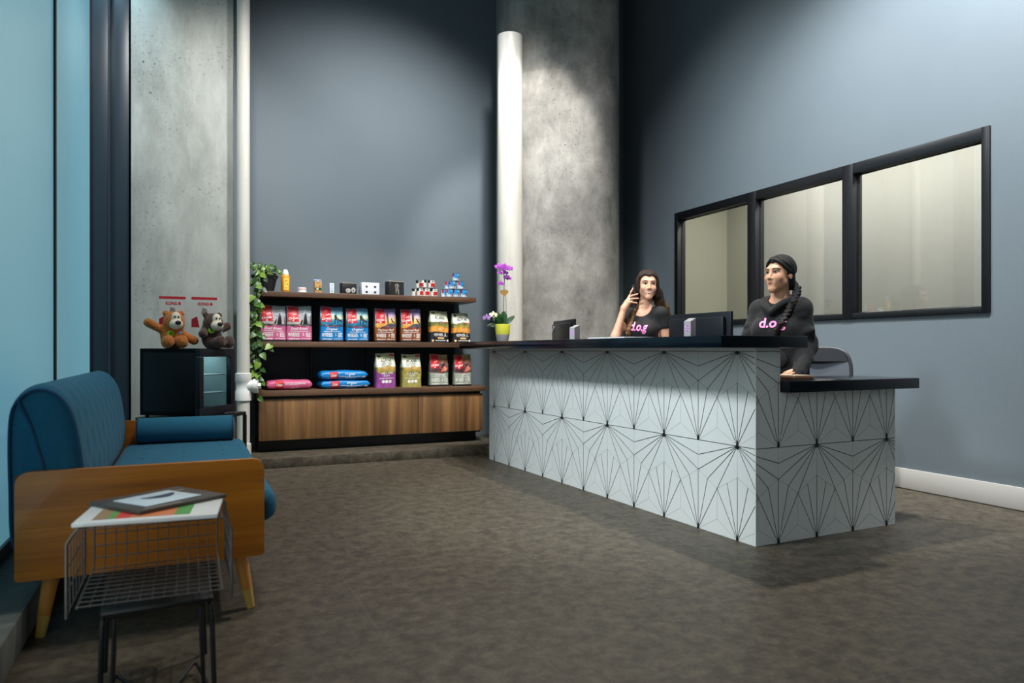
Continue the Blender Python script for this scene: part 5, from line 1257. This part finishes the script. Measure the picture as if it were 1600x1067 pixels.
def rest_hand(w_, d, s):
    """relaxed hand: wrist, pointing direction, side of the thumb"""
    w_ = np.array(w_, float); d = np.array(d, float); d /= np.linalg.norm(d); x = np.cross(d, [0, 0, 1.0]); x /= np.linalg.norm(x); dn = np.cross(x, d)
    dn = -dn if dn[2] > 0 else dn
    H = [rc(w_, w_ + d * 0.05, 0.022, 0.02, 0.02), rc(w_ + d * 0.08 - x * 0.028, w_ + d * 0.08 + x * 0.028, 0.012, 0.012, 0.02), rc(w_ + d * 0.045, w_ + d * 0.08, 0.02, 0.014, 0.02)]
    for k, L in enumerate((0.066, 0.076, 0.07, 0.054)):
        a = w_ + d * 0.085 + x * s * (0.03 - 0.02 * k); b = a + d * L * 0.5 + dn * 0.008; H += finger(a, b, b + d * L * 0.45 + dn * 0.016, 0.0082)
    a = w_ + d * 0.03 + x * s * 0.024; H += finger(a, a + d * 0.03 + x * s * 0.025, a + d * 0.058 + x * s * 0.034 + dn * 0.006, 0.009)
    return H
hand1 += rest_hand(wrL, (-0.25, -0.6, -0.5), -1)
p1 = person('person in a black t-shirt smiling with a phone held to one ear', (3.366, 4.84, 0), math.radians(-34.8), -20, 9, (0.034, -0.015, 1.57), S1,
       [(shR, elR, wrR), (shL, elL, wrL)], hand1, skin('warm_skin', (206, 156, 128)), hair1, cloth1, True, mat('brown_brow', (58, 38, 28), 0.8), mat('rose_lip', (176, 92, 88), 0.4), 0.03)
t = thing('phone', 'black phone held to the ear of the smiling person', 'phone', (0, 0, 0), 0)
ph_c = Vector((-0.066, -0.04, 1.505)); RW = Matrix.Rotation(math.radians(-34.8), 4, 'Z')
t.location = RW @ ph_c + Vector((3.366, 4.84, 0)); t.rotation_euler = (Matrix.Rotation(math.radians(-34.8), 4, 'Z') @ Matrix.Rotation(math.radians(12), 4, 'Y').inverted() @ Matrix.Rotation(math.radians(12), 4, 'Z')).to_euler()
MB().box(-0.0045, 0.0045, -0.036, 0.036, -0.075, 0.075, 0.003).build('phone_case', M_blackp, t); MB().box(0.0046, 0.0052, -0.033, 0.033, -0.07, 0.07).build('screen', MATS['dark_screen'], t)
# --- the person in the hooded sweatshirt
def hair2(body, RH, hc, RT, T):
    C = rot_prims([el((0, 0.026, 0.034), (0.076, 0.092, 0.085), 0.02), el((0, 0.06, -0.04), (0.068, 0.05, 0.07), 0.03), el((-0.068, 0.02, 0.012), (0.018, 0.03, 0.035), 0.02), el((0.068, 0.02, 0.012), (0.018, 0.03, 0.035), 0.02)], RH, (0, 0, 0), hc)
    cut = rot_prims([el((0, -0.105, -0.04), (0.060, 0.080, 0.104), 0.012), rc((0.05, -0.03, -0.05), (0.085, 0.0, -0.03), 0.026, 0.026, 0.01), rc((-0.05, -0.03, -0.05), (-0.085, 0.0, -0.03), 0.026, 0.026, 0.01), rc((0, -0.078, 0.100), (0, 0.0, 0.137), 0.003, 0.002, 0.012)], RH, (0, 0, 0), hc)
    hm = hairmat('black_braided_hair', (30, 20, 16), (9, 7, 7), 1.15, 1.45)
    h = sdf_obj('hair', C, hm, body, 0.004, cut)
    sweep = []
    for q_ in (-1, 1):
        sweep += chain([(q_ * 0.012, -0.062, 0.092), (q_ * 0.046, -0.05, 0.068), (q_ * 0.066, -0.024, 0.036), (q_ * 0.075, 0.012, 0.012)], 0.0125, 0.0125, 0, 1, 0, 0.004, 12)
        sweep += chain([(q_ * 0.02, -0.045, 0.104), (q_ * 0.056, -0.03, 0.076), (q_ * 0.072, 0.0, 0.044), (q_ * 0.078, 0.035, 0.012)], 0.0125, 0.0125, 0, 1, 0, 0.004, 12)
    sdf_obj('parted_locks', parted(RH, hc, drift=66, end=102, r=0.0115) + rot_prims(sweep, RH, (0, 0, 0), hc), hm, h, 0.003)
    hood = grow(T, 0.036)
    P = skin_y(hood, [(0.083, 1.36), (0.062, 1.32), (0.040, 1.27), (0.012, 1.22), (-0.015, 1.185)], -0.45)
    path = [np.array((0.085, 0.05, 1.475)), np.array((0.108, 0.02, 1.445)), np.array((0.102, -0.05, 1.405))] + [p for p in P]
    pts = []
    for i in range(len(path) - 1):
        for k in range(4): pts.append(path[i] + (path[i + 1] - path[i]) * k / 4)
    pts.append(path[-1]); B = []
    for i, p in enumerate(pts):
        d = pts[min(i + 1, len(pts) - 1)] - pts[max(i - 1, 0)]; d /= np.linalg.norm(d); sd = np.cross(d, [0, -1.0, 0]); sd /= max(np.linalg.norm(sd), 1e-6)
        g = 1.0 - 0.35 * i / len(pts)
        for s in (-1, 1):
            if (i + (s > 0)) % 2 == 0: B.append(rc(p + sd * s * 0.018 * g - d * 0.012, p - sd * s * 0.006 * g + d * 0.012, 0.013 * g, 0.016 * g, 0.004))
    e = pts[-1]; B += [rc(e, e + np.array([-0.012, -0.004, -0.035]), 0.012, 0.006, 0.006), rc(e + np.array([0.01, 0, 0]), e + np.array([0.004, -0.002, -0.03]), 0.009, 0.005, 0.006)]
    sdf_obj('braid', B, hm, h, 0.003)
def cloth2(body, RT, T, LEG, ARM, arms, S):
    B = grow(T[:6], 0.022); B[2] = ('el', B[2][1], B[2][2] + 0.004, B[2][3], 0, 0.12); B[1] = ('el', B[1][1], B[1][2] + (0.03, 0.02, 0.0), B[1][3], 0, 0.1)
    rng = np.random.default_rng(3)
    for sh_, e, w_ in arms:
        sh_, e, w_ = (np.array(v) for v in (sh_, e, w_)); B += [rc(sh_, e, 0.062, 0.054, 0.04), rc(e, w_ - (e - w_) * 0.08, 0.054, 0.044, 0.03), rc(w_ - (e - w_) * 0.05, w_ - (e - w_) * 0.2, 0.034, 0.034, 0.01)]
        for k in range(5):   # folds of the sleeve
            u = 0.25 + 0.15 * k; p = sh_ + (e - sh_) * u; B.append(rc(p + rng.normal(0, 0.02, 3) + (0, -0.03, 0.02), p + rng.normal(0, 0.02, 3) + (0.03, -0.02, -0.02), 0.012, 0.010, 0.03))
        for k in range(4):
            u = 0.15 + 0.2 * k; p = e + (w_ - e) * u; B.append(rc(p + rng.normal(0, 0.015, 3) + (0, 0, 0.02), p + rng.normal(0, 0.015, 3) + (0.02, 0, -0.01), 0.026, 0.024, 0.02))
    cuts = rot_prims([rc((0, 0.015, S - 0.03), (0, 0.01, S + 0.2), 0.066, 0.085, 0.01), rc((0, -0.09, S - 0.03), (0, -0.15, S + 0.1), 0.018, 0.095, 0.01)], RT)
    hd = sdf_obj('hooded_sweatshirt', B, M_hood, body, 0.004, cuts, fn=lambda X, Y, Z: 0.84 - Z)
    H = []
    for s in (-1, 1): H += chain([(s * 0.005, -0.122, S - 0.045), (s * 0.04, -0.105, S - 0.005), (s * 0.082, -0.05, S + 0.03), (s * 0.09, 0.03, S + 0.05), (s * 0.06, 0.1, S + 0.05), (0, 0.12, S + 0.045)], 0.014, 0.026, 0, 1, 0, 0.02, 14)
    H += [el((0, 0.13, S - 0.03), (0.13, 0.055, 0.10), 0.03), rc((-0.08, 0.07, S + 0.01), (0.08, 0.07, S + 0.01), 0.035, 0.035, 0.03)]
    sdf_obj('hood', rot_prims(H, RT), M_hood, hd, 0.004)
    pk = rot_prims([el((0, -0.13, 0.99), (0.115, 0.02, 0.075), 0.01)], RT); sdf_obj('front_pocket', pk, M_hood, hd, 0.006)
    letters(B, hd, 'd.o.g', -0.040, 1.196, 0.165, 0.062, M_pink, 0.0, 0.15)
    shoes_trousers(body, RT, T, LEG)
RT2 = Rz(math.radians(-25)); S2 = 1.335
shR = tuple(RT2 @ np.array([-0.14, 0.01, S2 - 0.03])); shL = tuple(RT2 @ np.array([0.14, 0.01, S2 - 0.03]))
wrL, wrR = (0.115, -0.215, 0.918), (-0.17, -0.17, 0.88)
hand2 = rest_hand(wrL, (-0.92, -0.3, -0.2), -1) + rest_hand(wrR, (-0.3, -0.7, -0.35), 1)
p2 = person('person in a black hooded sweatshirt with a long dark braid', (3.507, 3.514, 0), math.radians(-44.95), -25, -36, (0.0, -0.03, 1.538), S2,
       [(shR, (-0.215, 0.03, 1.06), wrR), (shL, (0.172, -0.04, 1.075), wrL)], hand2, skin('olive_skin', (198, 148, 118)), hair2, cloth2, False, mat('black_brow', (24, 16, 14), 0.8), mat('brown_rose_lip', (152, 84, 76), 0.4))
q = MB().sphere((0, 0, 0), 0.0035, 10); eo = q.build('ear_stud', mat('pale_metal', (220, 216, 206), 0.2, 0.8), p2)
eo.location = Vector(Rz(math.radians(-36)) @ np.array([0.0835, 0.006, -0.03]) + np.array((0.0, -0.03, 1.538)))
# ------------------------------------------------------------------ camera and lights
cam = bpy.data.cameras.new('camera'); co_ = bpy.data.objects.new('camera', cam); COL.objects.link(co_)
co_.location = (0, 0, 1.05); co_.rotation_euler = (math.radians(90), 0, math.radians(-24.4))
cam.sensor_width = 36; cam.lens = 1115 / 1600 * 36; cam.shift_y = 13.5 / 1600; cam.clip_start = 0.05
cam.dof.use_dof = True; cam.dof.focus_distance = 5.0; cam.dof.aperture_fstop = 2.4
sc.camera = co_
def spot(loc, aim, power, size, blend, col=(1, 1, 1), rad=0.06):
    l = bpy.data.lights.new('ceiling_or_added_spot', 'SPOT'); l.energy = power; l.spot_size = math.radians(size); l.spot_blend = blend; l.color = col; l.shadow_soft_size = rad
    o = bpy.data.objects.new('ceiling_or_added_spot', l); COL.objects.link(o); o.location = loc
    d = Vector(aim) - Vector(loc); o.rotation_euler = d.to_track_quat('-Z', 'Y').to_euler(); return o
def area(loc, aim, power, sx_, sy_, col=(1, 1, 1)):
    l = bpy.data.lights.new('ceiling_panel_light', 'AREA'); l.shape = 'RECTANGLE'; l.size = sx_; l.size_y = sy_; l.energy = power; l.color = col
    o = bpy.data.objects.new('ceiling_panel_light', l); COL.objects.link(o); o.location = loc
    d = Vector(aim) - Vector(loc); o.rotation_euler = d.to_track_quat('-Z', 'Y').to_euler(); return o
W1 = (1.0, 0.93, 0.84); W2 = (0.96, 0.98, 1.0)
spot((2.3, 4.75, 4.9), (1.6, 7.55, 1.8), 620, 90, 1.0, W2, 0.15)
spot((2.45, 5.0, 4.75), (3.15, 6.6, 2.6), 340, 48, 0.5, (1, 0.97, 0.92))
spot((2.25, 4.65, 4.9), (4.95, 5.2, 1.8), 360, 84, 1.0, W2, 0.15)
spot((3.2, 2.4, 4.9), (4.95, 3.4, 2.6), 1150, 84, 0.8, W2, 0.15)
spot((-0.5, 3.5, 3.7), (2.7, 4.3, 0.4), 820, 50, 0.8, (0.9, 0.97, 1.0), 0.3)  # added cool lamp, brightens the tiled counter front from the window side
spot((2.85, 4.4, 4.85), (2.7, 4.2, 0), 560, 92, 0.9, W1)
spot((1.0, 3.6, 4.85), (1.1, 3.9, 0), 230, 100, 0.9, W1, 0.2)
spot((1.5, 4.2, 4.9), (1.68, 7.05, 0.95), 420, 34, 0.9, (1, 0.98, 0.94), 0.12)  # added front fill, only to brighten the bags on the shelves
spot((0.25, 4.9, 4.9), (-0.05, 7.0, 2.3), 330, 70, 1.0, (1, 0.98, 0.94), 0.15)
spot((-0.68, 6.4, 5.2), (-0.66, 6.95, 4.0), 220, 50, 1.0, (0.6, 0.85, 1.0), 0.1)  # added blue lamp, tints the upper cladding; stands for no fixture
area((5.85, 4.4, 3.38), (5.85, 4.4, 0), 105, 0.6, 4.4, (1, 0.97, 0.92))
wd_ = bpy.data.worlds.new('world'); sc.world = wd_; wd_.use_nodes = True
wd_.node_tree.nodes['Background'].inputs[0].default_value = (0.5, 0.7, 0.9, 1); wd_.node_tree.nodes['Background'].inputs[1].default_value = 0.3
sc.view_settings.view_transform = 'Standard'; sc.view_settings.look = 'None'; sc.view_settings.gamma = 1.0; sc.view_settings.use_curve_mapping = False
sc.view_settings.exposure = 0.15
sc.cycles.use_denoising = True
sc.cycles.max_bounces = 8
sc.cycles.sample_clamp_indirect = 4.0
